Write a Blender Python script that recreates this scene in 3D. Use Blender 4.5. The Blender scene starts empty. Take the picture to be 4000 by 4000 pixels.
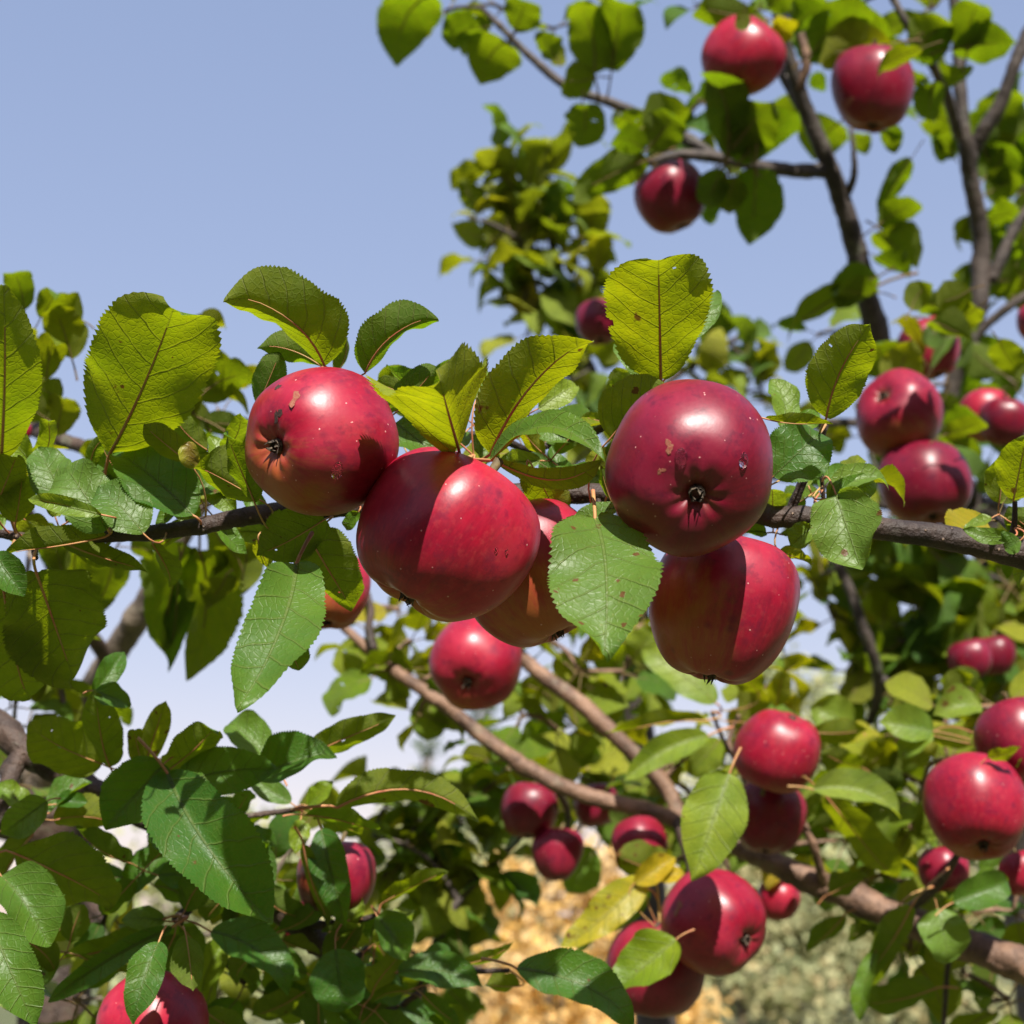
import bpy, bmesh, math, random
import numpy as np
from mathutils import Vector, Matrix, noise as mnoise
from mathutils.bvhtree import BVHTree

scn = bpy.context.scene
R = random.Random(7)

# ------------------------------------------------------------------ camera
PITCH = math.radians(15.0)
K = math.tan(math.radians(18.0))
CAM = Vector((0.0, 0.0, 1.6))
RIGHT = Vector((1, 0, 0))
UP = Vector((0, -math.sin(PITCH), math.cos(PITCH)))
FWD = Vector((0, math.cos(PITCH), math.sin(PITCH)))
cam = bpy.data.cameras.new('camera')
cam.sensor_width = 36
cam.lens = 18 / K
cam.clip_start = 0.02
cam.clip_end = 2000
cam.dof.use_dof = True
cam.dof.focus_distance = 0.70
cam.dof.aperture_fstop = 11.5
camo = bpy.data.objects.new('camera', cam)
camo.location = CAM
camo.rotation_euler = (math.pi / 2 + PITCH, 0, 0)
scn.collection.objects.link(camo)
scn.camera = camo

# ------------------------------------------------------------------ world, sun
SUN = Vector((0.13, -0.66, 0.72)).normalized()
world = bpy.data.worlds.new('World')
scn.world = world
world.use_nodes = True
wn = world.node_tree.nodes
sky = wn.new('ShaderNodeTexSky')
sky.sky_type = 'NISHITA'
sky.sun_disc = False
sky.sun_elevation = math.asin(SUN.z)
sky.sun_rotation = math.atan2(SUN.x, SUN.y)
sky.altitude = 100
sky.air_density = 1.0
sky.dust_density = 1.0
sky.ozone_density = 1.0
wn['Background'].inputs['Strength'].default_value = 0.15
tint = wn.new('ShaderNodeMix')          # the photograph's warm white balance
tint.data_type, tint.blend_type = 'RGBA', 'MULTIPLY'
tint.inputs[0].default_value = 1.0
tint.inputs[7].default_value = (1.25, 1.0, 1.03, 1)
gam = wn.new('ShaderNodeGamma')         # and its soft tone curve
gam.inputs['Gamma'].default_value = 0.37
hsv = wn.new('ShaderNodeHueSaturation')
hsv.inputs['Saturation'].default_value = 1.9
hsv.inputs['Value'].default_value = 1.36
world.node_tree.links.new(sky.outputs[0], gam.inputs['Color'])
world.node_tree.links.new(gam.outputs[0], hsv.inputs['Color'])
world.node_tree.links.new(hsv.outputs[0], tint.inputs[6])
world.node_tree.links.new(tint.outputs[2], wn['Background'].inputs['Color'])
sl = bpy.data.lights.new('sun', 'SUN')
sl.energy = 5.0
sl.angle = math.radians(0.53)
sl.color = (1.0, 0.94, 0.85)
so = bpy.data.objects.new('sun', sl)
so.rotation_euler = SUN.to_track_quat('Z', 'Y').to_euler()
so.location = (2, -4, 6)
scn.collection.objects.link(so)
scn.view_settings.view_transform = 'Standard'
scn.view_settings.look = 'None'
scn.view_settings.exposure = 1.08
scn.view_settings.gamma = 1.0
scn.view_settings.use_curve_mapping = False


def P(px, py, d):
    """The point of the place that shows at pixel (px, py) of the 4000 px photograph, d metres in front of the camera."""
    return CAM + RIGHT * ((px - 2000) / 2000 * K * d) + UP * ((2000 - py) / 2000 * K * d) + FWD * d


def M(px, d):
    return px / 2000 * K * d


# ------------------------------------------------------------------ objects
def link(o, parent=None):
    scn.collection.objects.link(o)
    if parent is not None:
        o.parent = parent
    return o


def tag(o, label=None, cat=None, group=None, kind=None):
    for k, v in (('label', label), ('category', cat), ('group', group), ('kind', kind)):
        if v:
            o[k] = v
    return o


def mesh_obj(name, verts, faces, mats, parent=None, uvs=None, smooth=True, fmat=None):
    me = bpy.data.meshes.new(name)
    me.from_pydata([tuple(v) for v in verts], [], faces)
    for m in (mats if isinstance(mats, (list, tuple)) else [mats]):
        me.materials.append(m)
    if smooth:
        me.polygons.foreach_set('use_smooth', [True] * len(me.polygons))
    if fmat is not None:
        me.polygons.foreach_set('material_index', fmat)
    if uvs is not None:
        ul = me.uv_layers.new(name='UVMap')
        vi = np.empty(len(me.loops), dtype=np.int32)
        me.loops.foreach_get('vertex_index', vi)
        ul.data.foreach_set('uv', np.asarray(uvs, dtype=np.float32)[vi].ravel())
    me.update()
    return link(bpy.data.objects.new(name, me), parent)


# ------------------------------------------------------------------ node helper
class NT:
    def __init__(self, name):
        self.m = bpy.data.materials.new(name)
        self.m.use_nodes = True
        self.t = self.m.node_tree
        self.n = self.t.nodes
        self.n.clear()
        self.out = self.n.new('ShaderNodeOutputMaterial')

    def node(self, typ, **kw):
        n = self.n.new(typ)
        for k, v in kw.items():
            setattr(n, k, v)
        return n

    def set(self, sock, v):
        if hasattr(v, 'links') or isinstance(v, bpy.types.NodeSocket):
            self.t.links.new(v, sock)
        else:
            if isinstance(v, (tuple, list)) and len(v) == 3 and sock.type == 'RGBA':
                v = (*v, 1)
            sock.default_value = v

    def math(self, op, a, b=None, c=None, clamp=False):
        n = self.node('ShaderNodeMath', operation=op, use_clamp=clamp)
        self.set(n.inputs[0], a)
        if b is not None:
            self.set(n.inputs[1], b)
        if c is not None:
            self.set(n.inputs[2], c)
        return n.outputs[0]

    def mix(self, f, a, b, blend='MIX'):
        n = self.node('ShaderNodeMix', data_type='RGBA', blend_type=blend)
        n.clamp_factor = True
        self.set(n.inputs[0], f)
        self.set(n.inputs[6], a)
        self.set(n.inputs[7], b)
        return n.outputs[2]

    def step(self, v, lo, hi, a=0.0, b=1.0):
        n = self.node('ShaderNodeMapRange', interpolation_type='SMOOTHSTEP')
        for i, x in enumerate((v, lo, hi, a, b)):
            self.set(n.inputs[i], x)
        return n.outputs[0]

    def noise(self, vec, scale, detail=3.0, rough=0.55, dist=0.0):
        n = self.node('ShaderNodeTexNoise')
        if vec is not None:
            self.set(n.inputs['Vector'], vec)
        for k, v in (('Scale', scale), ('Detail', detail), ('Roughness', rough), ('Distortion', dist)):
            self.set(n.inputs[k], v)
        return n.outputs[0]

    def voronoi(self, vec, scale, feature='F1', rnd=1.0):
        n = self.node('ShaderNodeTexVoronoi', feature=feature)
        self.set(n.inputs['Vector'], vec)
        self.set(n.inputs['Scale'], scale)
        self.set(n.inputs['Randomness'], rnd)
        return n

    def vmath(self, op, a, b=None, s=None):
        n = self.node('ShaderNodeVectorMath', operation=op)
        self.set(n.inputs[0], a)
        if b is not None:
            self.set(n.inputs[1], b)
        if s is not None:
            self.set(n.inputs['Scale'], s)
        return n

    def bump(self, h, dist, strength=1.0, normal=None):
        n = self.node('ShaderNodeBump')
        self.set(n.inputs['Strength'], strength)
        self.set(n.inputs['Distance'], dist)
        self.set(n.inputs['Height'], h)
        if normal is not None:
            self.set(n.inputs['Normal'], normal)
        return n.outputs[0]

    def bsdf(self, **kw):
        n = self.node('ShaderNodeBsdfPrincipled')
        for k, v in kw.items():
            self.set(n.inputs[k.replace('_', ' ')], v)
        return n.outputs[0]

    def done(self, sh):
        self.t.links.new(sh, self.out.inputs['Surface'])
        return self.m


# ------------------------------------------------------------------ materials
def leaf_material():
    """Object colour carries the leaf's own kind: red = yellowing, green = paleness, blue = blotches and browning."""
    T = NT('apple_leaf')
    tc = T.node('ShaderNodeTexCoord')
    oi = T.node('ShaderNodeObjectInfo')
    sc = T.node('ShaderNodeSeparateColor')
    T.set(sc.inputs[0], oi.outputs['Color'])
    yel, pale, spot = sc.outputs
    rnd = oi.outputs['Random']
    off = T.node('ShaderNodeCombineXYZ')
    T.set(off.inputs[0], T.math('MULTIPLY', rnd, 37.0))
    T.set(off.inputs[1], T.math('MULTIPLY', rnd, 91.0))
    co = T.vmath('ADD', tc.outputs['Object'], off.outputs[0]).outputs[0]
    uv = T.node('ShaderNodeSeparateXYZ')
    T.set(uv.inputs[0], tc.outputs['UV'])
    u, v = uv.outputs[0], uv.outputs[1]
    av = T.math('ABSOLUTE', v)
    # veins
    wob = T.math('MULTIPLY', T.math('SUBTRACT', T.noise(co, 60, 2), 0.5), 0.07)
    S = T.math('MULTIPLY', T.math('ADD', wob, T.math('SUBTRACT', T.math('SUBTRACT', u, T.math('MULTIPLY', av, 0.62)), T.math('MULTIPLY', T.math('MULTIPLY', av, av), 0.9))), 6.5)
    S = T.math('ADD', S, T.math('MULTIPLY', T.math('SIGN', v), 0.22))
    dS = T.math('ABSOLUTE', T.math('SUBTRACT', T.math('FRACT', S), 0.5))
    side = T.step(dS, 0.012, 0.055, 1.0, 0.0)
    side = T.math('MULTIPLY', side, T.step(av, 0.18, 0.40, 1.0, 0.35))
    mw = T.math('MULTIPLY_ADD', u, -0.010, 0.0135)
    mid = T.step(av, T.math('MULTIPLY', mw, 0.5), mw, 1.0, 0.0)
    vein = T.math('MAXIMUM', side, mid)
    ter = T.voronoi(co, 330, 'DISTANCE_TO_EDGE').outputs['Distance']
    ret = T.step(ter, 0.02, 0.14, 1.0, 0.0)
    n1 = T.noise(co, 22, 4, 0.6)
    n2 = T.noise(co, 110, 3, 0.6)
    n3 = T.noise(co, 900, 2, 0.6)
    # colour of the upper side
    y2 = T.math('ADD', yel, T.math('MULTIPLY', T.math('SUBTRACT', n1, 0.5), 0.55), clamp=True)
    rampn = T.node('ShaderNodeValToRGB')
    T.set(rampn.inputs[0], y2)
    cr = rampn.color_ramp
    cr.elements[0].position, cr.elements[0].color = 0.0, (0.028, 0.098, 0.012, 1)
    cr.elements[1].position, cr.elements[1].color = 1.0, (0.42, 0.28, 0.012, 1)
    for p, c in ((0.25, (0.065, 0.160, 0.007)), (0.5, (0.19, 0.255, 0.008)), (0.75, (0.32, 0.31, 0.014))):
        e = cr.elements.new(p)
        e.color = (*c, 1)
    top = rampn.outputs[0]
    top = T.mix(T.math('MULTIPLY', pale, 0.75), top, T.mix(y2, (0.15, 0.24, 0.06), (0.36, 0.38, 0.08)))  # paleness, partly used to make leaves look sunlit
    top = T.mix(T.math('MULTIPLY', T.step(n2, 0.35, 0.75), 0.25), top, (0.07, 0.115, 0.010))
    top = T.mix(T.math('MULTIPLY', vein, 0.40), top, (0.15, 0.19, 0.05))
    top = T.mix(T.math('MULTIPLY', ret, 0.10), top, (0.12, 0.15, 0.03))
    # underside: downy, paler
    und = T.mix(y2, (0.070, 0.112, 0.020), (0.20, 0.19, 0.012))
    und = T.mix(T.math('MULTIPLY', T.step(n2, 0.3, 0.7), 0.35), und, (0.05, 0.09, 0.012))
    und = T.mix(T.math('MULTIPLY', vein, 0.55), und, (0.18, 0.20, 0.07))
    und = T.mix(T.math('MULTIPLY', ret, 0.22), und, (0.13, 0.165, 0.05))
    geo = T.node('ShaderNodeNewGeometry')
    back = geo.outputs['Backfacing']
    col = T.mix(back, top, und)
    # blotches, scab and browning
    vo = T.voronoi(co, 120)
    vs = T.node('ShaderNodeSeparateColor')
    T.set(vs.inputs[0], vo.outputs['Color'])
    vd = T.math('ADD', vo.outputs['Distance'], T.math('MULTIPLY', T.math('SUBTRACT', T.noise(co, 500, 2), 0.5), 0.35))
    rad = T.math('MULTIPLY', T.math('MULTIPLY', spot, vs.outputs[0]), 0.42)
    pres = T.math('GREATER_THAN', T.math('ADD', vs.outputs[1], T.math('MULTIPLY', spot, 0.35)), 0.86)
    dots = T.math('MULTIPLY', T.step(vd, T.math('MULTIPLY', rad, 0.75), rad, 1.0, 0.0), pres)
    big = T.step(T.math('ADD', T.noise(co, 38, 4, 0.65), T.math('MULTIPLY', spot, 0.22)), 0.74, 0.79)
    fleck = T.math('MULTIPLY', T.step(T.noise(co, 420, 2), 0.66, 0.72), T.math('MULTIPLY', spot, 0.55))
    col = T.mix(fleck, col, (0.30, 0.30, 0.10))
    brown = T.mix(n2, (0.085, 0.028, 0.010), (0.16, 0.065, 0.02))
    dead = T.math('MAXIMUM', dots, big)
    dead = T.math('MAXIMUM', dead, T.step(T.math('ADD', spot, T.math('MULTIPLY', T.math('SUBTRACT', n1, 0.5), 1.0)), 0.86, 1.05))
    col = T.mix(T.math('MULTIPLY', dead, 0.9), col, brown)
    # relief: surface swells between the veins
    h = T.math('ADD', T.math('MULTIPLY', side, 0.9), T.math('MULTIPLY', ret, 0.16))
    h = T.math('ADD', h, T.math('MULTIPLY', mid, 0.8))
    h = T.math('ADD', h, T.math('MULTIPLY', n2, -0.8))
    h = T.math('ADD', h, T.math('MULTIPLY', n3, -0.10))
    nor = T.bump(h, 0.0010, 0.65)
    rough = T.math('ADD', T.math('MULTIPLY', back, 0.30), T.math('MULTIPLY_ADD', n2, 0.16, 0.36))
    p = T.bsdf(Base_Color=col, Roughness=rough, Normal=nor, Specular_IOR_Level=T.math('MULTIPLY_ADD', back, -0.24, 0.36))
    tr = T.node('ShaderNodeBsdfTranslucent')
    tcol = T.mix(y2, (0.15, 0.34, 0.003), (0.72, 0.62, 0.004))
    tcol = T.mix(T.math('MULTIPLY', pale, 0.35), tcol, (0.30, 0.36, 0.07))
    tcol = T.mix(T.math('MULTIPLY', vein, 0.5), tcol, (0.14, 0.14, 0.01))
    tcol = T.mix(T.math('MULTIPLY', T.step(n2, 0.3, 0.75), 0.4), tcol, (0.16, 0.24, 0.004))
    tcol = T.mix(T.math('MULTIPLY', ret, 0.2), tcol, (0.30, 0.34, 0.01))
    tcol = T.mix(T.math('MULTIPLY', dead, 0.9), tcol, (0.10, 0.03, 0.008))
    T.set(tr.inputs[0], tcol)
    T.set(tr.inputs['Normal'], nor)
    mx = T.node('ShaderNodeMixShader')
    T.set(mx.inputs[0], 0.44)
    T.set(mx.inputs[1], p)
    T.set(mx.inputs[2], tr.outputs[0])
    return T.done(mx.outputs[0])


def apple_material():
    """Object colour carries the direction of the paler cheek in the apple's own axes."""
    T = NT('apple_skin')
    tc = T.node('ShaderNodeTexCoord')
    oi = T.node('ShaderNodeObjectInfo')
    pos = tc.outputs['Object']
    nrm = T.vmath('NORMALIZE', pos).outputs[0]
    ck = T.vmath('SUBTRACT', oi.outputs['Color'], (0.5, 0.5, 0.5)).outputs[0]
    cheek = T.vmath('DOT_PRODUCT', nrm, T.vmath('NORMALIZE', ck).outputs[0]).outputs['Value']
    off = T.node('ShaderNodeCombineXYZ')
    T.set(off.inputs[0], T.math('MULTIPLY', oi.outputs['Random'], 53.0))
    sep = T.node('ShaderNodeSeparateXYZ')
    T.set(sep.inputs[0], nrm)
    lenxy = T.math('ADD', T.math('SQRT', T.math('ADD', T.math('POWER', sep.outputs[0], 2.0), T.math('POWER', sep.outputs[1], 2.0))), 0.05)
    cmb = T.node('ShaderNodeCombineXYZ')
    T.set(cmb.inputs[0], T.math('DIVIDE', sep.outputs[0], lenxy))
    T.set(cmb.inputs[1], T.math('DIVIDE', sep.outputs[1], lenxy))
    T.set(cmb.inputs[2], T.math('MULTIPLY', sep.outputs[2], 0.30))
    sco = T.vmath('ADD', cmb.outputs[0], off.outputs[0]).outputs[0]
    co = T.vmath('ADD', pos, off.outputs[0]).outputs[0]
    streak = T.noise(sco, 9.0, 5, 0.7)
    fine = T.noise(sco, 34.0, 3, 0.6)
    mott = T.noise(co, 45, 4, 0.6)
    patch = T.noise(co, 20, 2, 0.5)
    yl = T.step(T.math('ADD', cheek, T.math('ADD', T.math('MULTIPLY', T.math('SUBTRACT', streak, 0.5), 0.9), T.math('MULTIPLY', T.math('SUBTRACT', mott, 0.5), 1.1))), 0.42, 1.10)
    red = T.mix(T.step(streak, 0.30, 0.75), (0.270, 0.0015, 0.017), (0.155, 0.001, 0.013))
    red = T.mix(T.math('MULTIPLY', T.step(fine, 0.45, 0.75), 0.18), red, (0.37, 0.014, 0.028))
    red = T.mix(T.math('MULTIPLY', T.step(T.math('ADD', T.math('MULTIPLY', patch, 0.6), T.math('MULTIPLY', mott, 0.4)), 0.40, 0.62), 0.70), red, (0.36, 0.018, 0.042))
    red = T.mix(T.math('MULTIPLY', T.step(T.noise(co, 90, 4, 0.7), 0.50, 0.68), 0.65), red, (0.12, 0.002, 0.020))
    red = T.mix(T.math('MULTIPLY', T.step(T.noise(co, 300, 3, 0.6), 0.50, 0.72), 0.16), red, (0.44, 0.07, 0.06))
    col = T.mix(T.math('MULTIPLY', yl, 0.72), red, T.mix(fine, (0.34, 0.085, 0.012), (0.42, 0.17, 0.025)))
    col = T.mix(oi.outputs['Alpha'], T.mix(1.0, col, (0.44, 0.32, 0.60), 'MULTIPLY'), col)      # some apples are a deeper maroon; on shaded ones this stands for shade
    # soft dark bruises
    br = T.voronoi(co, 95)
    brs = T.node('ShaderNodeSeparateColor')
    T.set(brs.inputs[0], br.outputs['Color'])
    bm = T.math('MULTIPLY', T.step(br.outputs['Distance'], 0.08, 0.30, 1.0, 0.0), T.math('GREATER_THAN', brs.outputs[0], 0.72))
    col = T.mix(T.math('MULTIPLY', bm, 0.55), col, (0.085, 0.004, 0.020))
    # wax bloom
    bl = T.math('MULTIPLY', T.step(T.noise(co, 30, 4, 0.65), 0.30, 0.80), 0.03)
    col = T.mix(bl, col, (0.30, 0.20, 0.32))
    # basin round the calyx and the stalk hollow
    r3 = T.math('SQRT', T.math('ADD', T.math('POWER', sep.outputs[0], 2.0), T.math('POWER', sep.outputs[1], 2.0)))
    basin = T.math('MULTIPLY', T.step(r3, 0.10, 0.36, 1.0, 0.0), 0.55)
    col = T.mix(T.math('MULTIPLY', basin, T.step(mott, 0.3, 0.7)), col, (0.16, 0.10, 0.035))
    # lenticels
    vo = T.voronoi(co, 210)
    vs = T.node('ShaderNodeSeparateColor')
    T.set(vs.inputs[0], vo.outputs['Color'])
    rad = T.math('MULTIPLY_ADD', vs.outputs[1], 0.07, 0.055)
    dots = T.math('MULTIPLY', T.step(vo.outputs['Distance'], T.math('MULTIPLY', rad, 0.5), rad, 1.0, 0.0), T.math('GREATER_THAN', vs.outputs[0], 0.42))
    col = T.mix(T.math('MULTIPLY', dots, 0.75), col, (0.60, 0.30, 0.28))
    h = T.math('ADD', T.math('MULTIPLY', mott, 0.6), T.math('MULTIPLY', dots, 0.25))
    h = T.math('ADD', h, T.math('MULTIPLY', T.noise(co, 260, 3, 0.6), 0.16))
    nor = T.bump(h, 0.0006, 0.55)
    ro = T.math('MULTIPLY_ADD', T.noise(co, 70, 4, 0.65), 0.26, 0.24)
    p = T.bsdf(Base_Color=col, Roughness=ro, Specular_IOR_Level=0.36, Normal=nor, Subsurface_Weight=0.0,
               Subsurface_Radius=(0.006, 0.002, 0.001), Subsurface_Scale=1.0,
               Sheen_Weight=0.0, Sheen_Roughness=0.4, Sheen_Tint=(0.75, 0.72, 1.0))
    return T.done(p)


def bark_material(name, dark, light, lichen=0.2, lent=0.6, scale=1.0):
    T = NT(name)
    tc = T.node('ShaderNodeTexCoord')
    co = tc.outputs['Object']
    uv = tc.outputs['UV']
    n1 = T.noise(co, 45 * scale, 5, 0.65)
    n2 = T.noise(co, 260 * scale, 4, 0.6)
    mp = T.vmath('MULTIPLY', uv, (1.0, 9.0, 1.0)).outputs[0]
    rings = T.noise(mp, 5.0, 4, 0.6)
    col = T.mix(T.step(n1, 0.3, 0.7), dark, light)
    col = T.mix(T.math('MULTIPLY', T.step(n2, 0.45, 0.8), 0.5), col, tuple(x * 0.45 for x in dark))
    col = T.mix(T.math('MULTIPLY', T.step(rings, 0.52, 0.7), 0.35), col, tuple(x * 0.6 for x in light))
    li = T.math('MULTIPLY', T.step(T.noise(co, 70 * scale, 5, 0.7), 0.56, 0.66), lichen)
    col = T.mix(li, col, (0.20, 0.22, 0.15))
    vo = T.voronoi(co, 230 * scale)
    vs = T.node('ShaderNodeSeparateColor')
    T.set(vs.inputs[0], vo.outputs['Color'])
    dots = T.math('MULTIPLY', T.step(vo.outputs['Distance'], 0.10, 0.22, 1.0, 0.0), T.math('GREATER_THAN', vs.outputs[0], 0.62))
    col = T.mix(T.math('MULTIPLY', dots, lent), col, (0.34, 0.24, 0.17))
    h = T.math('ADD', T.math('MULTIPLY', n2, 0.6), T.math('ADD', T.math('MULTIPLY', n1, 1.0), T.math('MULTIPLY', dots, 0.5)))
    h = T.math('ADD', h, T.math('MULTIPLY', rings, 0.5))
    return T.done(T.bsdf(Base_Color=col, Roughness=0.62, Specular_IOR_Level=0.35, Normal=T.bump(h, 0.0030, 0.9)))


def simple_material(name, a, b, scale, rough=0.7, bump=0.0005, spec=0.3):
    T = NT(name)
    tc = T.node('ShaderNodeTexCoord')
    n = T.noise(tc.outputs['Object'], scale, 4, 0.6)
    return T.done(T.bsdf(Base_Color=T.mix(T.step(n, 0.3, 0.7), a, b), Roughness=rough, Specular_IOR_Level=spec, Normal=T.bump(n, bump, 0.8)))


def crown_material(name, a, b, c, trans):
    T = NT(name)
    geo = T.node('ShaderNodeNewGeometry')
    tc = T.node('ShaderNodeTexCoord')
    n = T.noise(tc.outputs['Object'], 1.3, 4, 0.65)
    col = T.mix(T.step(n, 0.35, 0.65), a, b)
    isl = geo.outputs['Random Per Island']
    col = T.mix(T.math('MULTIPLY', T.step(isl, 0.55, 1.0), 0.8), col, c)
    p = T.bsdf(Base_Color=col, Roughness=0.55, Specular_IOR_Level=0.4)
    tr = T.node('ShaderNodeBsdfTranslucent')
    T.set(tr.inputs[0], T.mix(0.5, col, trans))
    mx = T.node('ShaderNodeMixShader')
    T.set(mx.inputs[0], 0.35)
    T.set(mx.inputs[1], p)
    T.set(mx.inputs[2], tr.outputs[0])
    return T.done(mx.outputs[0])


def ground_material():
    T = NT('meadow')
    tc = T.node('ShaderNodeTexCoord')
    co = tc.outputs['Object']
    n1 = T.noise(co, 0.15, 5, 0.6)
    n2 = T.noise(co, 2.5, 5, 0.7)
    col = T.mix(T.step(n1, 0.35, 0.65), (0.055, 0.07, 0.022), (0.12, 0.11, 0.05))
    col = T.mix(T.math('MULTIPLY', n2, 0.6), col, (0.06, 0.08, 0.02))
    return T.done(T.bsdf(Base_Color=col, Roughness=0.9, Normal=T.bump(n2, 0.05, 0.6)))


def water_material():
    T = NT('rainwater')
    return T.done(T.bsdf(Base_Color=(1, 1, 1), Roughness=0.0, IOR=1.33, Transmission_Weight=1.0))


MAT_LEAF = leaf_material()
MAT_APPLE = apple_material()
MAT_BARK_A = bark_material('young_bark', (0.018, 0.012, 0.011), (0.055, 0.034, 0.026), 0.06, 0.55)
MAT_BARK_B = bark_material('rough_bark', (0.024, 0.016, 0.013), (0.080, 0.050, 0.036), 0.30, 0.3)
MAT_BARK_C = bark_material('grey_bark', (0.028, 0.023, 0.021), (0.085, 0.066, 0.056), 0.30, 0.35, 0.7)
MAT_BARK_D = bark_material('tan_bark', (0.065, 0.036, 0.024), (0.23, 0.135, 0.085), 0.20, 0.45, 0.8)
MAT_BARK_F = bark_material('pale_bark', (0.08, 0.065, 0.052), (0.19, 0.15, 0.11), 0.45, 0.2, 0.7)
MAT_PETIOLE = simple_material('leaf_stalk', (0.34, 0.24, 0.08), (0.40, 0.12, 0.07), 55, 0.55)
MAT_FINE_STALK = simple_material('dull_leaf_stalk', (0.13, 0.13, 0.04), (0.17, 0.075, 0.04), 55, 0.55)
MAT_CALYX = simple_material('calyx_husk', (0.014, 0.011, 0.009), (0.13, 0.10, 0.07), 420, 0.85, 0.0008)
MAT_STALK = simple_material('apple_stalk', (0.07, 0.05, 0.025), (0.16, 0.12, 0.05), 200, 0.7)
MAT_SCAR = simple_material('healed_scar', (0.22, 0.10, 0.055), (0.20, 0.03, 0.025), 700, 0.7)
MAT_HOLE = simple_material('dark_scar', (0.020, 0.010, 0.010), (0.06, 0.03, 0.025), 600, 0.8)
MAT_WATER = water_material()


# ------------------------------------------------------------------ tubes (limbs, twigs, stalks)
def catmull(pts, n):
    pts = [np.array(p, float) for p in pts]
    pts = [2 * pts[0] - pts[1]] + pts + [2 * pts[-1] - pts[-2]]
    out = []
    for i in range(1, len(pts) - 2):
        p0, p1, p2, p3 = pts[i - 1:i + 3]
        for k in range(n):
            t = k / n
            out.append(0.5 * ((2 * p1) + (-p0 + p2) * t + (2 * p0 - 5 * p1 + 4 * p2 - p3) * t * t + (-p0 + 3 * p1 - 3 * p2 + p3) * t ** 3))
    out.append(pts[-2])
    return out


def tube(name, pts, mat, parent, seg=14, sub=10, rough=0.06, knots=0, seed=0, cap=True):
    """pts: (Vector, radius) list."""
    rr = random.Random(seed + len(pts) * 31 + int(pts[0][0].x * 1000))
    c = catmull([(*p, r) for p, r in pts], sub)
    verts, faces, uvs = [], [], []
    n = len(c)
    kn = [(rr.uniform(0.05, 0.95) * n, rr.uniform(0, 6.28), rr.uniform(0.2, 0.5)) for _ in range(knots)]
    prev = None
    ln = 0.0
    for i in range(n):
        p = Vector(c[i][:3])
        a = Vector(c[max(i - 1, 0)][:3])
        b = Vector(c[min(i + 1, n - 1)][:3])
        t = (b - a).normalized()
        if prev is None:
            x = t.orthogonal().normalized()
        else:
            x = (prev - t * prev.dot(t)).normalized()
        prev = x
        y = t.cross(x)
        if i:
            ln += (p - Vector(c[i - 1][:3])).length
        for k in range(seg):
            th = 2 * math.pi * k / seg
            r = max(c[i][3], 1e-4)
            d = x * math.cos(th) + y * math.sin(th)
            q = p + d * r
            f = 1 + rough * 2 * mnoise.noise(q * (0.9 / r)) + rough * 1.2 * mnoise.noise(q * (2.4 / r))
            for ki, kt, ka in kn:
                dd = ((i - ki) * (ln / max(i, 1)) / (1.2 * r)) ** 2 if i else 9
                da = (math.cos(th - kt) + 1) / 2
                f += ka * math.exp(-dd) * da ** 3
            verts.append(p + d * r * f)
            uvs.append((k / seg, ln))
    for i in range(n - 1):
        for k in range(seg):
            k2 = (k + 1) % seg
            faces.append((i * seg + k, i * seg + k2, (i + 1) * seg + k2, (i + 1) * seg + k))
    if cap:
        faces.append(tuple(range(seg))[::-1])
        faces.append(tuple((n - 1) * seg + k for k in range(seg)))
    return mesh_obj(name, verts, faces, mat, parent, uvs)


class Bough:
    """One bough or tree: its root, its wood as world polylines, and its leaves."""

    def __init__(self, name, label, cat, loc, mat, group=None):
        self.root = bpy.data.objects.new(name, None)
        self.root.empty_display_size = 0.05
        self.root.location = loc
        link(self.root)
        tag(self.root, label, cat, group)
        self.loc = Vector(loc)
        self.mat = mat
        self.pts = []
        self.nleaf = 0

    def wood(self, name, px, mat=None, knots=0, rough=0.06, seg=14, sub=10):
        """px: (x, y, depth, width in px)"""
        pts = [(P(x, y, d), M(w / 2, d)) for x, y, d, w in px]
        return self.wood_w(name, pts, mat, knots, rough, seg, sub)

    def wood_w(self, name, pts, mat=None, knots=0, rough=0.06, seg=14, sub=10):
        for c in catmull([(*p, r) for p, r in pts], 12):
            self.pts.append((Vector(c[:3]), c[3]))
        return tube(name, [(p - self.loc, r) for p, r in pts], mat or self.mat, self.root, seg, sub, rough, knots)

    def nearest(self, p):
        return min(self.pts, key=lambda q: (q[0] - p).length_squared)


# ------------------------------------------------------------------ leaves
def wprof(t, blunt=0.3):
    e1, e2 = 0.55, 0.84 - 0.30 * blunt
    tm = e1 / (e1 + e2)
    a = (max(t, 0) ** e1) * (max(1 - t, 0) ** e2) / (tm ** e1 * (1 - tm) ** e2)
    return a * (1 - (0.50 - 0.25 * blunt) * math.exp(-((1 - t) / 0.09) ** 2))


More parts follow.
